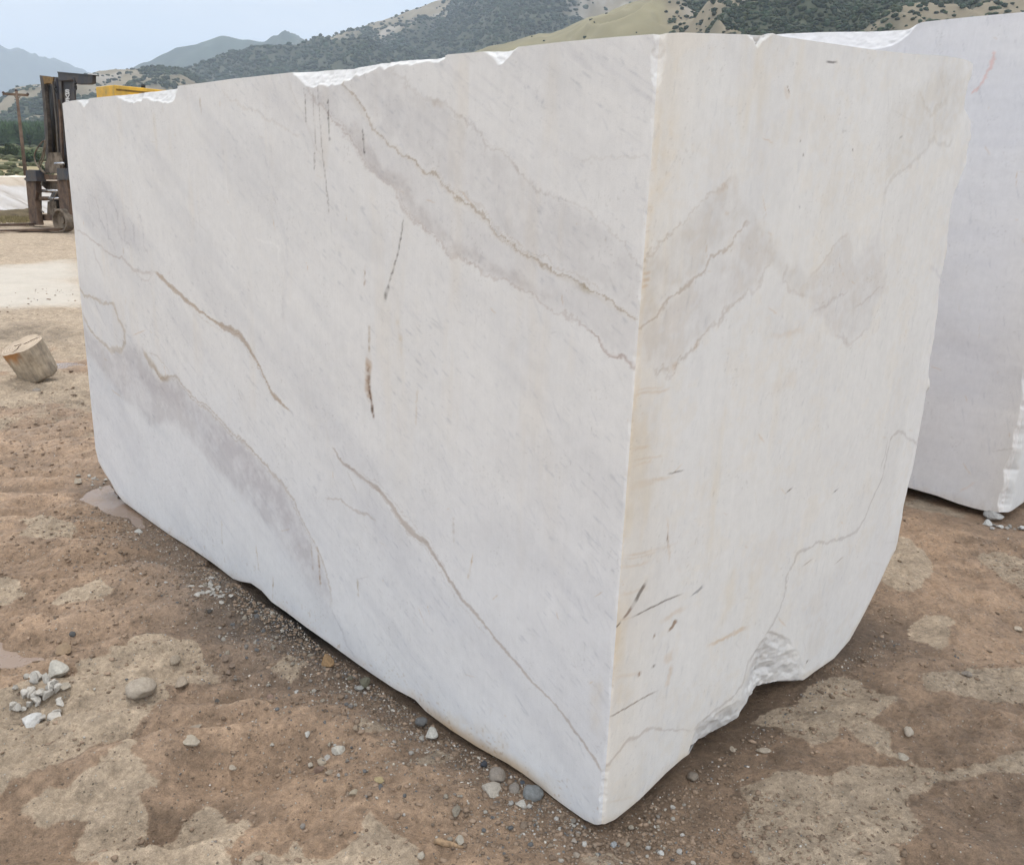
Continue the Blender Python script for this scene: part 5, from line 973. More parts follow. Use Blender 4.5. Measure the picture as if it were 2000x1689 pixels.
# top jib: a steel box running back from the right hand mast
a0 = P3(Z(476, 176), -0.1); h_ = P3(Z(762, 202), -0.1); 
jb = mesh_obj('jib', [prism([(475, 174), (610, 186), (762, 200), (762, 268), (735, 276), (640, 276), (608, 258), (600, 240), (480, 250)], -0.16, 0.10)], STEEL, truck); bevel(jb, 0.02)
mesh_obj('jib_flange', [prism([(472, 170), (764, 196), (764, 204), (472, 180)], -0.13, 0.16)], BLACK, jb)
def ring(c_, rad, th, ax1, ax2, n=16):
    pth = [c_+ax1*rad*math.cos(2*math.pi*i/n)+ax2*rad*math.sin(2*math.pi*i/n) for i in range(n+1)]; return tube(pth, th, 6)
for (x, y) in ((462, 330), (624, 300)):
    c_ = P3(Z(x, y), -0.05); s_ = mesh_obj('shackle', [ring(c_, 0.055, 0.018, ux, uz_), tube([c_+uz_*0.06, c_+uz_*0.24-ux*0.03], 0.022, 8), box(c_+uz_*0.10, ux*0.03, uf*0.03, uz_*0.025)], BLACK, truck, True)
# letters down the right channel
def letters(strokes, x, y, w, h):
    out = []
    for s_ in strokes:
        for (a1, b1_), (a2, b2_) in zip(s_[:-1], s_[1:]):
            p1 = P3(Z(x+a1*w+(y+b1_*h-330)*0.03, y+b1_*h), -0.285); p2 = P3(Z(x+a2*w+(y+b2_*h-330)*0.03, y+b2_*h), -0.285)
            d = (p2-p1); e = d.cross(uf).normalized(); out.append(box((p1+p2)/2, d*0.5+d.normalized()*0.008, e*0.017, uf*0.004))
    return out
LS = [[(1, 0.12), (0.8, 0), (0.2, 0), (0, 0.14), (0.05, 0.36), (0.95, 0.62), (1, 0.86), (0.8, 1), (0.2, 1), (0, 0.86)]]
mesh_obj('lettering', letters(LS, 540, 322, 30, 30)+letters([[(0, 0), (0.5, 1), (1, 0)]], 540, 360, 32, 26)+letters([[(1, 0), (0, 0), (0, 1), (1, 1)], [(0, 0.5), (0.85, 0.5)]], 542, 393, 28, 30), WHITE, c2)
# carriage
cg = mesh_obj('carriage', [prism([(290, 1012), (470, 1022), (560, 1028), (560, 1066), (470, 1062), (290, 1060)], 0.05, 0.18), prism([(330, 1345), (480, 1352), (560, 1362), (560, 1400), (330, 1398)], 0.03, 0.2)], RUSTY, truck); bevel(cg, 0.01)
mesh_obj('carriage_plate', [prism([(402, 838), (478, 836), (492, 900), (500, 1010), (372, 1010), (368, 920), (386, 910)], -0.05, 0.08), prism([(330, 1070), (470, 1070), (480, 1140), (380, 1140), (345, 1110)], -0.15, 0.1), prism([(392, 1240), (432, 1240), (440, 1360), (388, 1360)], -0.05, 0.1), prism([(300, 1100), (314, 1100), (316, 1360), (302, 1360)], 0.0, 0.1)], DUSTY, cg)
mesh_obj('tilt_cylinder', [tube([P3(Z(308, 1148), 0.08), P3(Z(430, 1158), 0.08)], 0.045, 12), tube([P3(Z(320, 1216), 0.08), P3(Z(400, 1216), 0.08)], 0.06, 12)], RUSTY, cg, True)
mesh_obj('piston_rod', [tube([P3(Z(340, 1152), 0.10), P3(Z(478, 1152), 0.10)], 0.03, 12), tube([P3(Z(400, 1216), 0.10), P3(Z(485, 1214), 0.10)], 0.03, 12), tube([P3(Z(455, 928), 0.10), P3(Z(525, 926), 0.10)], 0.035, 12)], CHROME, cg, True)
for head, shank, tip_px, base_px in (([(212, 985), (240, 978), (290, 982), (302, 1072), (216, 1076), (196, 1055), (212, 1040)], [(212, 1074), (294, 1072), (300, 1160), (290, 1230), (322, 1435), (262, 1435), (240, 1380)], (-60, 443), (64, 439)),
                                     ([(468, 965), (532, 965), (552, 1062), (472, 1062)], [(470, 1062), (552, 1062), (575, 1320), (575, 1380), (492, 1312)], (-60, 452), (118, 449))):
    fk = mesh_obj('fork', [prism(shank, 0.22, 0.14)], RUSTY, truck); bevel(fk, 0.01)
    mesh_obj('fork_head', [prism(head, 0.27, 0.26)], STEEL, fk)
    o = Vector(G(base_px, 0.07)); e = o+uf*2.3; mesh_obj('blade', [(lambda A, B: ([A-ux*0.16-uz_*0.03, A+ux*0.16-uz_*0.03, A+ux*0.16+uz_*0.05, A-ux*0.16+uz_*0.05, B-ux*0.12-uz_*0.03, B+ux*0.12-uz_*0.03, B+ux*0.12-uz_*0.01, B-ux*0.12-uz_*0.01], [(0, 1, 2, 3), (7, 6, 5, 4), (0, 4, 5, 1), (1, 5, 6, 2), (2, 6, 7, 3), (3, 7, 4, 0)]))(o, e)], RUSTY, fk)
# hoses
for pts_ in ([(372, 735), (350, 860), (322, 940), (372, 1010)], [(360, 740), (330, 770), (285, 850), (300, 930), (362, 1005)], [(378, 760), (360, 880), (330, 950), (340, 985), (372, 1000)], [(340, 1170), (320, 1230), (330, 1300), (360, 1330)], [(470, 1170), (440, 1230), (450, 1300), (480, 1310)]):
    q = [P3(Z(*p), 0.12) for p in pts_]; sm = []
    for i in range(25):
        t_ = i/24*(len(q)-1); j = min(int(t_), len(q)-2); f = t_-j
        p0, p1, p2, p3 = q[max(j-1, 0)], q[j], q[j+1], q[min(j+2, len(q)-1)]
        sm.append(0.5*((2*p1)+(p2-p0)*f+(2*p0-5*p1+4*p2-p3)*f*f+(3*p1-p0-3*p2+p3)*f**3))
    mesh_obj('hose', [tube(sm, 0.02, 6)], DUSTY, truck, True)
# wheels: axle runs across the truck
def wheel(c_, rad, wid, name='wheel', rimm=DUSTY, deep=0.08):
    c_ = Vector(c_); prof = [(0.62, -0.5), (0.92, -0.5), (1.0, -0.36), (1.0, 0.36), (0.92, 0.5), (0.62, 0.5)]; n = 36; V = []
    for i in range(n):
        th = 2*math.pi*i/n
        for r_, w_ in prof: V.append(c_+(uf*math.cos(th)+uz_*math.sin(th))*rad*r_+ux*wid*w_)
    k = len(prof); F = [(i*k+j, i*k+(j+1) % k, ((i+1) % n)*k+(j+1) % k, ((i+1) % n)*k+j) for i in range(n) for j in range(k)]
    w = mesh_obj('wheel', [(V, F)], RUB, truck, True)
    V = []; prof = [(0.64, 0.53), (0.58, 0.53), (0.54, 0.53-deep/wid), (0.26, 0.53-deep/wid), (0.24, 0.45), (0.0, 0.47)]
    for sg in (1, -1):
        for i in range(n):
            th = 2*math.pi*i/n
            for r_, w_ in prof: V.append(c_+(uf*math.cos(th)+uz_*math.sin(th))*rad*r_+ux*wid*w_*sg)
    F = [(s_*n*k+i*k+j, s_*n*k+i*k+j+1, s_*n*k+((i+1) % n)*k+j+1, s_*n*k+((i+1) % n)*k+j) for s_ in (0, 1) for i in range(n) for j in range(k-1)]
    mesh_obj('rim', [(V, F)], rimm, w, False); return w
base0 = Vector(FO)
for l_, b_ in ((0.28, -1.15), (2.0, -1.15), (0.28, -4.6), (2.0, -4.6)):
    wheel(base0+ux*l_+uf*b_+uz_*0.62, 0.62, 0.5)
# steel roller drum standing beside the right fork
rc = Vector(G((122, 450))); drc = P3((121.5, 431), 0.35)
dn = (Vector((0, 0, EYE))-drc); dn.z = 0; dn.normalize(); dn = (dn*0.55+uz_.cross(dn)*(-0.83)).normalized(); ds = dn.cross(uz_).normalized()
V = []; n = 40; prof = [(0.0, -0.16), (0.30, -0.16), (0.31, -0.12), (0.31, 0.08), (0.30, 0.09), (0.265, 0.09), (0.255, -0.02), (0.09, -0.04), (0.08, 0.01), (0.0, 0.01)]
for i in range(n):
    th = 2*math.pi*i/n
    for r_, w_ in prof: V.append(drc+(ds*math.cos(th)+uz_*math.sin(th))*r_+dn*w_)
k = len(prof); F = [(i*k+j, i*k+j+1, ((i+1) % n)*k+j+1, ((i+1) % n)*k+j) for i in range(n) for j in range(k-1)]
mesh_obj('roller', [(V, F)], DUSTY, truck, False)
# body behind the mast
def rel(l_, b_, z_): return base0+ux*l_+uf*b_+uz_*z_
# roof corners found from the photograph: near corner (222,166), left corner (176,172), right end (294,173)
def on_height(px, z): return Vector(G(px, z))
def roof_pt(px, back):   # point on the vertical plane `back` metres behind the carriage
    return P3(px, back)
pc = roof_pt((222.5, 166), -2.0); zr = pc.z
cl = pc - ux*1.9 if False else on_height((176, 172.3), zr); 
w_ = 1.35; Lb = 3.3
cor = pc
A = cor; B_ = cor-ux*w_; Cc = cor-uf*Lb; D_ = B_-uf*Lb
def roofbox(top, h): 
    lo_ = [p-uz_*h for p in top]; return list(top)+lo_, [(0, 1, 2, 3), (7, 6, 5, 4), (0, 4, 5, 1), (1, 5, 6, 2), (2, 6, 7, 3), (3, 7, 4, 0)]
cb_ = mesh_obj('body', [box(rel(1.15, -3.2, 1.25), ux*0.95, uf*2.4, uz_*0.55), box(rel(1.15, -5.3, 1.6), ux*1.0, uf*0.7, uz_*0.8)], YEL, truck); bevel(cb_, 0.05)
rf = mesh_obj('roof', [roofbox([A, B_, D_, Cc], 0.42)], YEL, truck); bevel(rf, 0.02)
mesh_obj('roof_gap_strip', [roofbox([A-uz_*0.10-uf*0.05+ux*0.012, A-uz_*0.10-uf*0.1+ux*0.006, Cc-uz_*0.10+uf*0.1+ux*0.006, Cc-uz_*0.10+uf*0.1+ux*0.012], 0.05)], plain('roof_shadow_gap', (120, 92, 30), 0.7), rf)  # dark strip standing in for the shade of a gap along the roof side
cab = mesh_obj('cab', [roofbox([p-uz_*0.42+(ctr-p)*0.06 for ctr in [(A+B_+Cc+D_)/4] for p in (A, B_, D_, Cc)], zr-0.42-1.7)], plain('cab_glass', (40, 48, 54), 0.1, 0, 0.1, 2), truck)
ctr = (A+B_+Cc+D_)/4
for p in (A, B_, D_, Cc): mesh_obj('cab_post', [tube([p-uz_*0.40+(ctr-p)*0.04, p-uz_*(zr-1.7)+(ctr-p)*0.04], 0.06, 8)], YEL, cab)
be = P3((280, 173), -3.6)
mesh_obj('beacon', [tube([be-uz_*0.2, be, be+uz_*0.01, be+uz_*0.12], [0.045, 0.045, 0.07, 0.06], 12), tube([be-uz_*0.15, be+uz_*0.01], [0.10, 0.09], 10)], BLACK, truck, True)
tag(truck, 'big dusty forklift with tall dark mast, low forks and a yellow cab roof', 'forklift')

# ------------------------------------------------------------------ utility pole
pb = at_dist((51.5, 343), 62); pb[2] = 0; pr = 62
top = Vector(at_dist((32, 178), pr*1.0)); foot = Vector((top.x, top.y, 0))
pole = empty('utility_pole', tuple(foot)); WOOD = plain('grey_brown_pole_wood', (112, 92, 78), 0.9, 0, 0.3, 2)
k = pr*1.15/FPX
mesh_obj('shaft', [tube([foot, (foot+top)/2, top], [0.115, 0.098, 0.075], 12)], WOOD, pole, True)
la = Vector(at_dist((5, 183.5), pr)); rb = Vector(at_dist((54.5, 186.5), pr)); 
arm = mesh_obj('crossarm', [bar(la, rb, 0.12, 0.13)], WOOD, pole)
INS = plain('brown_insulator', (62, 44, 38), 0.4)
for px in ((6.5, 180.5), (31.5, 176), (54, 183)):
    p = Vector(at_dist(px, pr)); mesh_obj('insulator', [tube([p-uz_*0.16, p-uz_*0.10, p-uz_*0.06, p+uz_*0.0, p+uz_*0.05], [0.025, 0.03, 0.085, 0.075, 0.03], 10)], INS, arm, True)
mesh_obj('brace', [tube([Vector(at_dist((26, 185), pr)), Vector(at_dist((34, 196), pr))], 0.02, 5), tube([Vector(at_dist((41, 186), pr)), Vector(at_dist((34, 196), pr))], 0.02, 5)], WOOD, arm)
tag(pole, 'wooden power pole with one crossarm left of the forklift mast', 'utility pole')

# ------------------------------------------------------------------ far marble blocks and the bank they stand on
def rough_block(name, c, w, d, h, rot, seed, wonk=0.03):
    n = 14; V = []; F = []; c_ = math.cos(rot); s_ = math.sin(rot)
    bm = bmesh.new(); bmesh.ops.create_cube(bm, size=1); bmesh.ops.subdivide_edges(bm, edges=bm.edges[:], cuts=n, use_grid_fill=True)
    X = np.array([v.co[:] for v in bm.verts]); Fc = [[v.index for v in f.verts] for f in bm.faces]; bm.free()
    X *= [w, d, h]; nz = np.stack([fbm(X[:, 0]*1.5+X[:, 2]*2.1, X[:, 1]*1.7+X[:, 2]+i*9, seed+i, 4) for i in range(3)], -1); X = X+nz*wonk*3
    X = np.stack([X[:, 0]*c_-X[:, 1]*s_, X[:, 0]*s_+X[:, 1]*c_, X[:, 2]+h/2], -1)+np.array([c[0], c[1], -0.05])
    colr = np.array([0.80, 0.79, 0.79])*(1+0.05*fbm(X[:, 0]*2, X[:, 2]*4, seed+7, 4))[:, None]
    colr = np.where((X[:, 2:3] > h*0.72+0.2*fbm(X[:, 0]*3, X[:, 1]*3, seed+8, 3)[:, None]*1) & (seed == 902), colr*np.array([0.93, 0.84, 0.72]), colr)
    return link(name, np_mesh(name, X, np.array(Fc), False, {'Col': np.clip(colr, 0, 0.9)}), MARBLE)
p1 = G((28, 416)); dd = math.hypot(p1[0], p1[1])
def top_z(px, dist): return at_dist(px, dist)[2]
vdir = np.array([p1[0], p1[1]])/dd; az = math.atan2(vdir[1], vdir[0])-math.pi/2
h1 = top_z((25, 348), dd); kx = dd*1.14/FPX
q = G((-62, 413)); tag(rough_block('marble_block', (q[0]+vdir[0]*1.1, q[1]+vdir[1]*1.1), 196*kx, 2.4, h1, az+0.05, 901), 'whitest far marble block, cut by the left edge of the photo', 'stone block')
q = G((62, 417)); tag(rough_block('marble_block', (q[0]+vdir[0]*1.6, q[1]+vdir[1]*1.6), 100*kx, 2.2, top_z((50, 344), dd+0.5), az-0.06, 902), 'far marble block with a tan stained top behind the forklift mast', 'stone block')
# low soil bank with dry grass in front of them
def polyline_bank(px, w, h, seed):
    q = [G(p) for p in px]; V = []; n = 60; m_ = 14; X = np.zeros((n, m_, 3)); tt = np.linspace(0, len(q)-1.001, n)
    for i, t_ in enumerate(tt):
        j = int(t_); a_ = q[j]+(q[j+1]-q[j])*(t_-j)
        for k_, v_ in enumerate(np.linspace(-1, 1, m_)): X[i, k_] = [a_[0]+vdir[0]*v_*w, a_[1]+vdir[1]*v_*w, h*(1-v_*v_)**1.0-0.02]
    X[..., 2] += 0.10*h*fbm(X[..., 0]*6, X[..., 1]*6, seed, 4)+0.25*h*fbm(X[..., 0]*1.3, X[..., 1]*1.3, seed+2, 2); return X
X = polyline_bank([(-90, 424), (0, 424), (40, 425), (78, 424)], 0.55, 0.30, 911)
cg_ = np.array([0.12, 0.095, 0.06])*(1+0.5*fbm(X[..., 0]*4, X[..., 2]*20, 912, 3))[..., None]
tag(link('soil_bank', np_mesh('soil_bank', X.reshape(-1, 3), grid_faces(60, 14), True, {'Col': np.clip(cg_.reshape(-1, 3), 0, 1)}), attr_mat('bank_soil', 0.95, 12)), kind='structure')
def tufts(name, pts, hgt, wid, cols, blades=5):
    V = []; F = []; Cc_ = []
    for (x, y, z), c_ in zip(pts, cols):
        for _ in range(blades):
            a_ = random.uniform(0, 6.28); l_ = hgt*random.uniform(0.5, 1.2); ox = random.uniform(-wid, wid)*3; oy = random.uniform(-wid, wid)*3; i = len(V)
            V += [(x+ox-wid*math.cos(a_), y+oy-wid*math.sin(a_), z), (x+ox+wid*math.cos(a_), y+oy+wid*math.sin(a_), z), (x+ox+random.uniform(-.4, .4)*l_, y+oy+random.uniform(-.4, .4)*l_, z+l_)]; F.append((i, i+1, i+2)); Cc_ += [c_]*3
    return link(name, np_mesh(name, np.array(V), np.array(F), False, {'Col': np.array(Cc_)}), attr_mat(name+'_blades', 0.9, 3, 0.85, 1.1))
pp = []; cc = []
for _ in range(1500):
    px = (random.uniform(-90, 78), random.gauss(430, 4)); g = G(px); pp.append((g[0], g[1], 0.0)); cc.append(np.array((0.26, 0.22, 0.12))*random.uniform(0.6, 1.3))
tag(tufts('dry_grass', pp, 0.10, 0.012, cc), 'dry grass along the soil bank in front of the far blocks', 'grass', kind='stuff')

# ------------------------------------------------------------------ hills
def az_of(x, y=300):
    d = ray((x, y)); return math.atan2(d[0], d[1])
class Hill:
    def __init__(s, name, pts, rf, rr, az0, az1, seed, rough, gul, na, nr, back=1.25, zf=-4):
        P_ = [];
        for p in pts:
            d = ray(p); P_.append((math.atan2(d[0], d[1]), d[2]/math.hypot(d[0], d[1])))
        P_.sort(); s.A = np.array(P_); s.rf, s.rr, s.seed, s.rough, s.gul, s.back, s.zf = rf, rr, seed, rough, gul, back, zf
        s.az0, s.az1 = az_of(az0), az_of(az1); s.name = name; s.na, s.nr = na, nr
    def z(s, az, r):
        el = np.interp(az, s.A[:, 0], s.A[:, 1]); zr = EYE+el*s.rr
        t = np.clip((r-s.rf)/(s.rr-s.rf), 0, None); x = r*np.sin(az); y = r*np.cos(az); L_ = s.rr*0.09
        front = s.zf+(zr-s.zf)*np.where(t < 1, t**0.85*(1-0.0*t), 1-np.clip(t-1, 0, 9)*1.6)
        mask = sst(0, 0.3, t)*(0.25+0.75*(1-sst(0.75, 1.0, t))*1.0)
        g_ = s.gul*zr*(np.abs(fbm(x/L_, y/L_*0.6, s.seed, 4, 0.5))-0.28)*mask*1.2
        return front-g_*1.0+s.rough*fbm(x/(L_*0.25), y/(L_*0.25), s.seed+5, 4)*sst(0, 0.2, t)
    def build(s, m, col):
        az = np.linspace(s.az0, s.az1, s.na); t = np.linspace(0, s.back, s.nr); r = s.rf+(s.rr-s.rf)*t
        A, R_ = np.meshgrid(az, r, indexing='ij'); Zz = s.z(A, R_); X = np.stack([R_*np.sin(A), R_*np.cos(A), Zz], -1)
        o = link('hill', np_mesh('hill', X.reshape(-1, 3), grid_faces(s.na, s.nr), True, {'Col': np.clip(col(X[..., 0], X[..., 1], Zz, A, R_), 0, 1).reshape(-1, 3)}), m); tag(o, kind='structure'); return o
HM = attr_mat('hillside', 0.95, 0.02, 0.85, 1.12)
SC_G = np.array([0.030, 0.042, 0.026]); HT = np.array([0.215, 0.182, 0.128]); HR = np.array([0.33, 0.30, 0.27])
def cover(x, y, seed, bias, sc=1.0):
    return sst(-0.10, 0.18, fbm(x/(170*sc), y/(260*sc), seed, 5, 0.6)+bias)
L1 = [(-400, 30), (-150, 62), (-50, 74), (-20, 86), (0, 92), (12, 98), (22, 100), (35, 97), (50, 102), (75, 112), (100, 119), (118, 122), (130, 129), (150, 136), (175, 146), (200, 158), (300, 200), (500, 290)]
L2 = [(100, 250), (200, 165), (280, 127), (310, 115), (350, 100), (380, 90), (400, 82), (420, 78), (435, 74), (465, 69), (500, 70), (520, 72), (530, 69), (540, 66), (557, 63), (566, 67), (575, 71), (595, 80), (650, 100), (800, 160), (1000, 250)]
L3 = [(150, 300), (230, 220), (290, 177), (350, 143), (425, 117), (480, 102), (530, 95), (575, 90), (600, 80), (645, 67), (700, 52), (750, 40), (800, 25), (850, 14), (900, 2), (950, -15), (1100, -60), (1500, -110), (2300, -120)]
L3a = [(-400, 260), (-100, 215), (0, 197), (15, 185), (30, 176), (75, 169), (110, 160), (180, 146), (225, 137), (280, 131), (320, 127), (350, 130), (365, 136), (400, 160), (480, 220), (560, 290)]
L4 = [(300, 330), (500, 260), (700, 190), (850, 132), (950, 97), (1000, 86), (1050, 70), (1100, 56), (1150, 40), (1200, 25), (1240, 8), (1300, -18), (1500, -60), (1800, -70), (2400, -70)]
h1_ = Hill('far', L1, 4800, 6800, -300, 520, 1001, 25, 0.5, 260, 60); h2_ = Hill('mid', L2, 2900, 3900, 60, 1050, 1101, 8, 0.45, 320, 90)
h3_ = Hill('main', L3, 1100, 2100, 120, 2500, 1201, 4, 0.35, 700, 220); h3a = Hill('spur', L3a, 900, 1500, -350, 620, 1301, 3, 0.30, 380, 150); h4_ = Hill('right', L4, 330, 760, 450, 2600, 1401, 1.2, 0.22, 700, 220)
def colf(tan, seed, bias, sc=1.0, dens=0.8, grn=SC_G*1.25):
    def f(x, y, z, A, R_):
        c_ = cover(x, y, seed, bias, sc)*dens; n_ = fbm(x/22, y/22, seed+3, 4); t_ = tan*(1+0.15*n_)[..., None]
        ro = sst(0.1, 0.4, fbm(x/60, y/90, seed+11, 5, 0.65)); t_ = t_*(1-ro[..., None]*0.6)+HR*ro[..., None]*0.6
        return t_*(1-c_[..., None])+grn*c_[..., None]
    return f
h1_.build(HM, lambda x, y, z, A, R_: np.array([0.10, 0.11, 0.09])*(1+0.5*fbm(x/350, z/60, 1010, 4))[..., None])
h2_.build(HM, lambda x, y, z, A, R_: (np.array([0.05, 0.065, 0.04])*(1+0.4*fbm(x/120, y/200, 1110, 4))[..., None]+np.array([0.10, 0.085, 0.06])*sst(0.15, 0.5, fbm(x/260, y/400, 1111, 5))[..., None]))
h3_.build(HM, colf(HT, 1210, 0.13)); h3a.build(HM, colf(HT, 1310, 0.02, 0.6)); 
def azpx(A): return A
a1240 = az_of(1262); 
def grassy(x, y, A): return sst(0.012, -0.012, A-(a1240+0.03*fbm(x/60, y/60, 1450, 3)))
def col4(x, y, z, A, R_):
    g_ = grassy(x, y, A); base_ = colf(HT, 1410, 0.05, 0.45, 0.85)(x, y, z, A, R_); gr = np.array([0.22, 0.195, 0.12])*(1+0.12*fbm(x/40, y/40, 1460, 4))[..., None]
    return base_*(1-g_[..., None])+gr*g_[..., None]
h4_.build(HM, col4)
def shrubs(h, n, size, bias, seed, sc, tmin=0.0, keep=None, floor=0.06, label=''):
    """countless scrub oaks on a slope"""
    A = rng.uniform(h.az0, h.az1, n); t = rng.uniform(tmin, 1.12, n); R_ = h.rf+(h.rr-h.rf)*t; x = R_*np.sin(A); y = R_*np.cos(A)
    d = np.maximum(cover(x, y, seed, bias, sc), floor)
    if keep is not None: d = keep(x, y, A, d)
    k_ = rng.random(n) < d; A, R_, x, y = A[k_], R_[k_], x[k_], y[k_]; z = h.z(A, R_); n = len(x)
    s_ = size*rng.uniform(0.45, 1.25, n)**1.3
    scl = np.stack([s_*rng.uniform(0.8, 1.4, n), s_*rng.uniform(0.8, 1.3, n), s_*rng.uniform(0.55, 0.95, n)], -1)
    c_ = SC_G*rng.uniform(0.7, 1.7, n)[:, None]*(1+0.5*(vn(x/30, y/30, seed+77)-0.5))[:, None]; c_ = c_*np.stack([rng.uniform(0.85, 1.25, n), np.ones(n), rng.uniform(0.8, 1.1, n)], -1)
    V, F = ico(1); sh = [(V*(1+0.35*(np.random.default_rng(i).random((len(V), 1))-0.5)), F) for i in range(5)]
    o = scatter_mesh('hillside_scrub', np.column_stack([x, y, z+scl[:, 2]*0.35]), scl, rng.uniform(0, 6.28, n), sh, np.clip(c_, 0, 1), SHM)
    tag(o, label, 'scrub', kind='stuff'); print('scrub', n)
SHM = attr_mat('scrub_leaves', 0.95, 0.6, 0.7, 1.2)
shrubs(h3_, 75000, 3.8, 0.13, 1210, 1.0, 0.1, label='dark green scrub dotted over the main hillside')
shrubs(h3a, 24000, 2.8, 0.02, 1310, 0.6, 0.05, label='dark green scrub dotted over the low spur at the left')
shrubs(h4_, 60000, 1.6, 0.05, 1410, 0.45, 0.15, keep=lambda x, y, A, d: np.where(grassy(x, y, A) > 0.5, 0.006, np.maximum(d, 0.16)), label='green scrub on the nearest hillside at the right')

# dry fields climbing gently towards the plantation
def field_z(r): return -0.4+9.6*np.clip((np.asarray(r, float)-85)/335, 0, 2)**1.1
fa = np.linspace(az_of(-500), az_of(520), 160); fr = np.concatenate([np.linspace(70, 200, 60), np.linspace(203, 440, 60)]); FA, FRr = np.meshgrid(fa, fr, indexing='ij')
fx = FRr*np.sin(FA); fy = FRr*np.cos(FA); fz = np.where(FRr < 85, -0.4, field_z(FRr))+0.15*fbm(fx/9, fy/9, 1480, 3)
fcol = np.array([0.30, 0.245, 0.14])*(1+0.2*fbm(fx/8, fy/20, 1481, 4))[..., None]; g_ = sst(0.0, 0.25, fbm(fx/40, fy/22, 1482, 4)+0.8*sst(250, 350, FRr)-0.3)[..., None]
fcol = fcol*(1-g_)+np.array([0.085, 0.095, 0.05])*g_
tag(link('field', np_mesh('field', np.stack([fx, fy, fz], -1).reshape(-1, 3), grid_faces(160, 120), True, {'Col': np.clip(fcol, 0, 1).reshape(-1, 3)}), HM), kind='structure')

# pine plantation at the foot of the left hills, on its own rising ground
ps = Hill('plantation', [(-500, 240), (-100, 240), (60, 241), (110, 243), (220, 262), (400, 330)], 420, 760, -400, 420, 1501, 0.6, 0.05, 200, 60, zf=1.0)
def zlin(az, r):
    el = np.interp(az, ps.A[:, 0], ps.A[:, 1]); t = np.clip((r-420)/340, 0, 1.1); return 8.5+(EYE+el*760-7-8.5)*t
ps.z = zlin; ps.build(HM, lambda x, y, z, A, R_: np.array([0.16, 0.15, 0.08])*(1+0.2*fbm(x/15, y/15, 1510, 3))[..., None])
def pine_shape(seed):
    r_ = np.random.default_rng(seed); V = []; F = []
    for k_ in range(9):
        z0 = 0.22+k_*0.085; rr = 0.34*(1-k_/10.0)**0.8; n_ = 7; i = len(V); V.append((0, 0, z0+0.16))
        for j in range(n_):
            th = 2*math.pi*(j+r_.random()*0.6)/n_; q_ = rr*r_.uniform(0.6, 1.15); V.append((q_*math.cos(th), q_*math.sin(th), z0-0.03+r_.uniform(-.03, .03)))
        F += [(i, i+1+j, i+1+(j+1) % n_) for j in range(n_)]
    i = len(V); V += [(0.02, 0, 0), (-0.02, 0.02, 0), (-0.02, -0.02, 0), (0, 0, 0.5)]; F += [(i, i+1, i+3), (i+1, i+2, i+3), (i+2, i, i+3)]
    return np.array(V), np.array(F)
n = 5200; A = rng.uniform(az_of(-380), az_of(400), n); R_ = 425+335*rng.random(n)**1.1; x = R_*np.sin(A); y = R_*np.cos(A); hh = rng.uniform(6, 9.5, n)
c_ = np.array([0.045, 0.075, 0.030])*rng.uniform(0.65, 1.35, n)[:, None]; frontrow = sst(470, 430, R_)[:, None]; c_ = c_*(1-0.35*frontrow)
tag(scatter_mesh('pine_forest', np.column_stack([x, y, zlin(A, R_)-0.2]), np.stack([hh*0.9, hh*0.9, hh], -1), rng.uniform(0, 6.28, n), [pine_shape(i) for i in range(6)], c_, SHM), 'dense pine plantation on rising ground at the foot of the hills', 'forest', kind='stuff')
# bushes standing in the dry fields
def bush(px, wpx, hpx, dist, label, tone=1.0):
    p = Vector(at_dist(px, dist)); zb = p.z-hpx*dist/FPX*0.5; k_ = dist*1.14/FPX; w_ = wpx*k_*0.5; h_ = hpx*k_
    zg_ = max(0.0, float(field_z(dist))) if dist > 85 else 0.0; root = empty('field_bush', (p.x, p.y, zg_)); V = []; F = []; Cc_ = []
    for _ in range(900):
        d = Vector((random.gauss(0, 1), random.gauss(0, 1), random.gauss(0, 1))).normalized()*random.random()**0.35
        lob = 1+0.22*math.sin(d.x*6+px[0])+0.2*math.sin(d.y*7+d.z*5)
        c3 = Vector((p.x+d.x*w_*lob, p.y+d.y*w_*lob, zg_+h_*0.5+d.z*h_*0.48*lob)); s_ = w_*0.13; i = len(V)
        a_ = Vector((random.gauss(0, 1), random.gauss(0, 1), random.gauss(0, 1))).normalized(); b2_ = a_.orthogonal().normalized()
        V += [tuple(c3+a_*s_), tuple(c3+b2_*s_*0.9), tuple(c3-a_*s_), tuple(c3-b2_*s_*0.9)]; F.append((i, i+1, i+2, i+3)); Cc_ += [np.array([0.05, 0.07, 0.032])*tone*random.uniform(0.6, 1.5)]*4
    link('crown', np_mesh('crown', np.array(V), np.array(F), False, {'Col': np.clip(np.array(Cc_), 0, 1)}), SHM, root)
    mesh_obj('trunk', [tube([(p.x, p.y, zg_-0.3), (p.x, p.y, zg_+h_*0.5)], [w_*0.08, w_*0.04], 6)], WOOD, root); tag(root, label, 'bush')
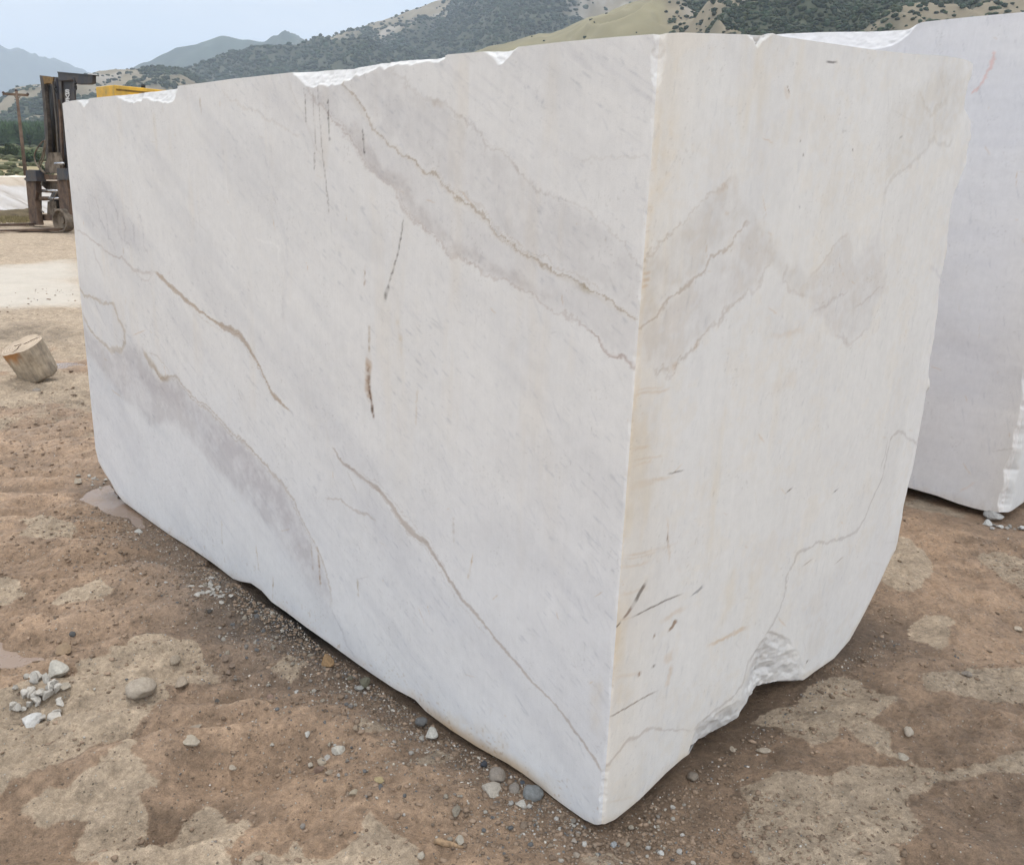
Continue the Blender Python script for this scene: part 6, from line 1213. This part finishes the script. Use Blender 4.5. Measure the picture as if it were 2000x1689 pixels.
for px, w, h, d, lab, tn in (((23, 306), 17, 19, 230, 'rounded dark bush in the field, the biggest left of the power pole', 0.8), ((3, 309), 12, 13, 230, 'dark bush in the field cut by the left edge', 0.9), ((39, 308), 13, 14, 240, 'olive green bush in the field just left of the power pole', 1.4),
                            ((62, 312), 26, 16, 200, 'broad olive bush in the field between pole and forklift', 1.5), ((84, 322), 14, 18, 120, 'dark bush seen between the forklift hoses', 0.8), ((36, 334), 9, 9, 85, 'small low bush in the dry grass above the far marble block', 1.6)):
    bush(px, w, h, d, lab, tn)
pp = []; cc = []
for _ in range(5000):
    r_ = random.uniform(48, 75); a_ = random.uniform(az_of(-200), az_of(260)); pp.append((r_*math.sin(a_), r_*math.cos(a_), 0)); cc.append(np.array(random.choice([(0.15, 0.13, 0.06), (0.10, 0.10, 0.045), (0.22, 0.17, 0.09)]))*random.uniform(0.6, 1.2))
tag(tufts('dry_weeds', pp, 0.55, 0.06, cc, 4), 'brown and olive weeds at the far edge of the yard', 'weeds', kind='stuff')
n = 1500; A = rng.uniform(az_of(-300), az_of(300), n); R_ = 110+290*rng.random(n)**0.8; x = R_*np.sin(A); y = R_*np.cos(A); kq = fbm(x/40, y/14, 1601, 3) > -0.05; x, y = x[kq], y[kq]; n = len(x); s_ = rng.uniform(0.4, 1.0, n)*np.clip(np.hypot(x, y)/220, 0.6, 1.4)
V, F = ico(1); tag(scatter_mesh('field_scrub', np.column_stack([x, y, np.maximum(field_z(np.hypot(x, y)), -0.2)+s_*0.3]), np.stack([s_*1.8, s_*1.3, s_*0.8], -1), rng.uniform(0, 6, n), [(V, F)], np.array([0.085, 0.09, 0.045])*rng.uniform(0.6, 1.5, n)[:, None], SHM), 'low scrub spread over the dry fields below the pines', 'scrub', kind='stuff')

# ------------------------------------------------------------------ air
hz = bpy.data.materials.new('haze'); hz.use_nodes = True; t = hz.node_tree; t.nodes.clear(); o = N(t, 'ShaderNodeOutputMaterial'); v = N(t, 'ShaderNodeVolumePrincipled')
v.inputs['Color'].default_value = (0.70, 0.82, 1.0, 1); v.inputs['Density'].default_value = 0.00016; L(t, v.outputs[0], o.inputs['Volume'])
V, F = box((0, 3000, 690), Vector((7500, 0, 0)), Vector((0, 7500, 0)), Vector((0, 0, 740)))
zmax = 2160; tag(mesh_obj('haze', [(V, F)], hz), kind='stuff')
print('DONE BUILD')
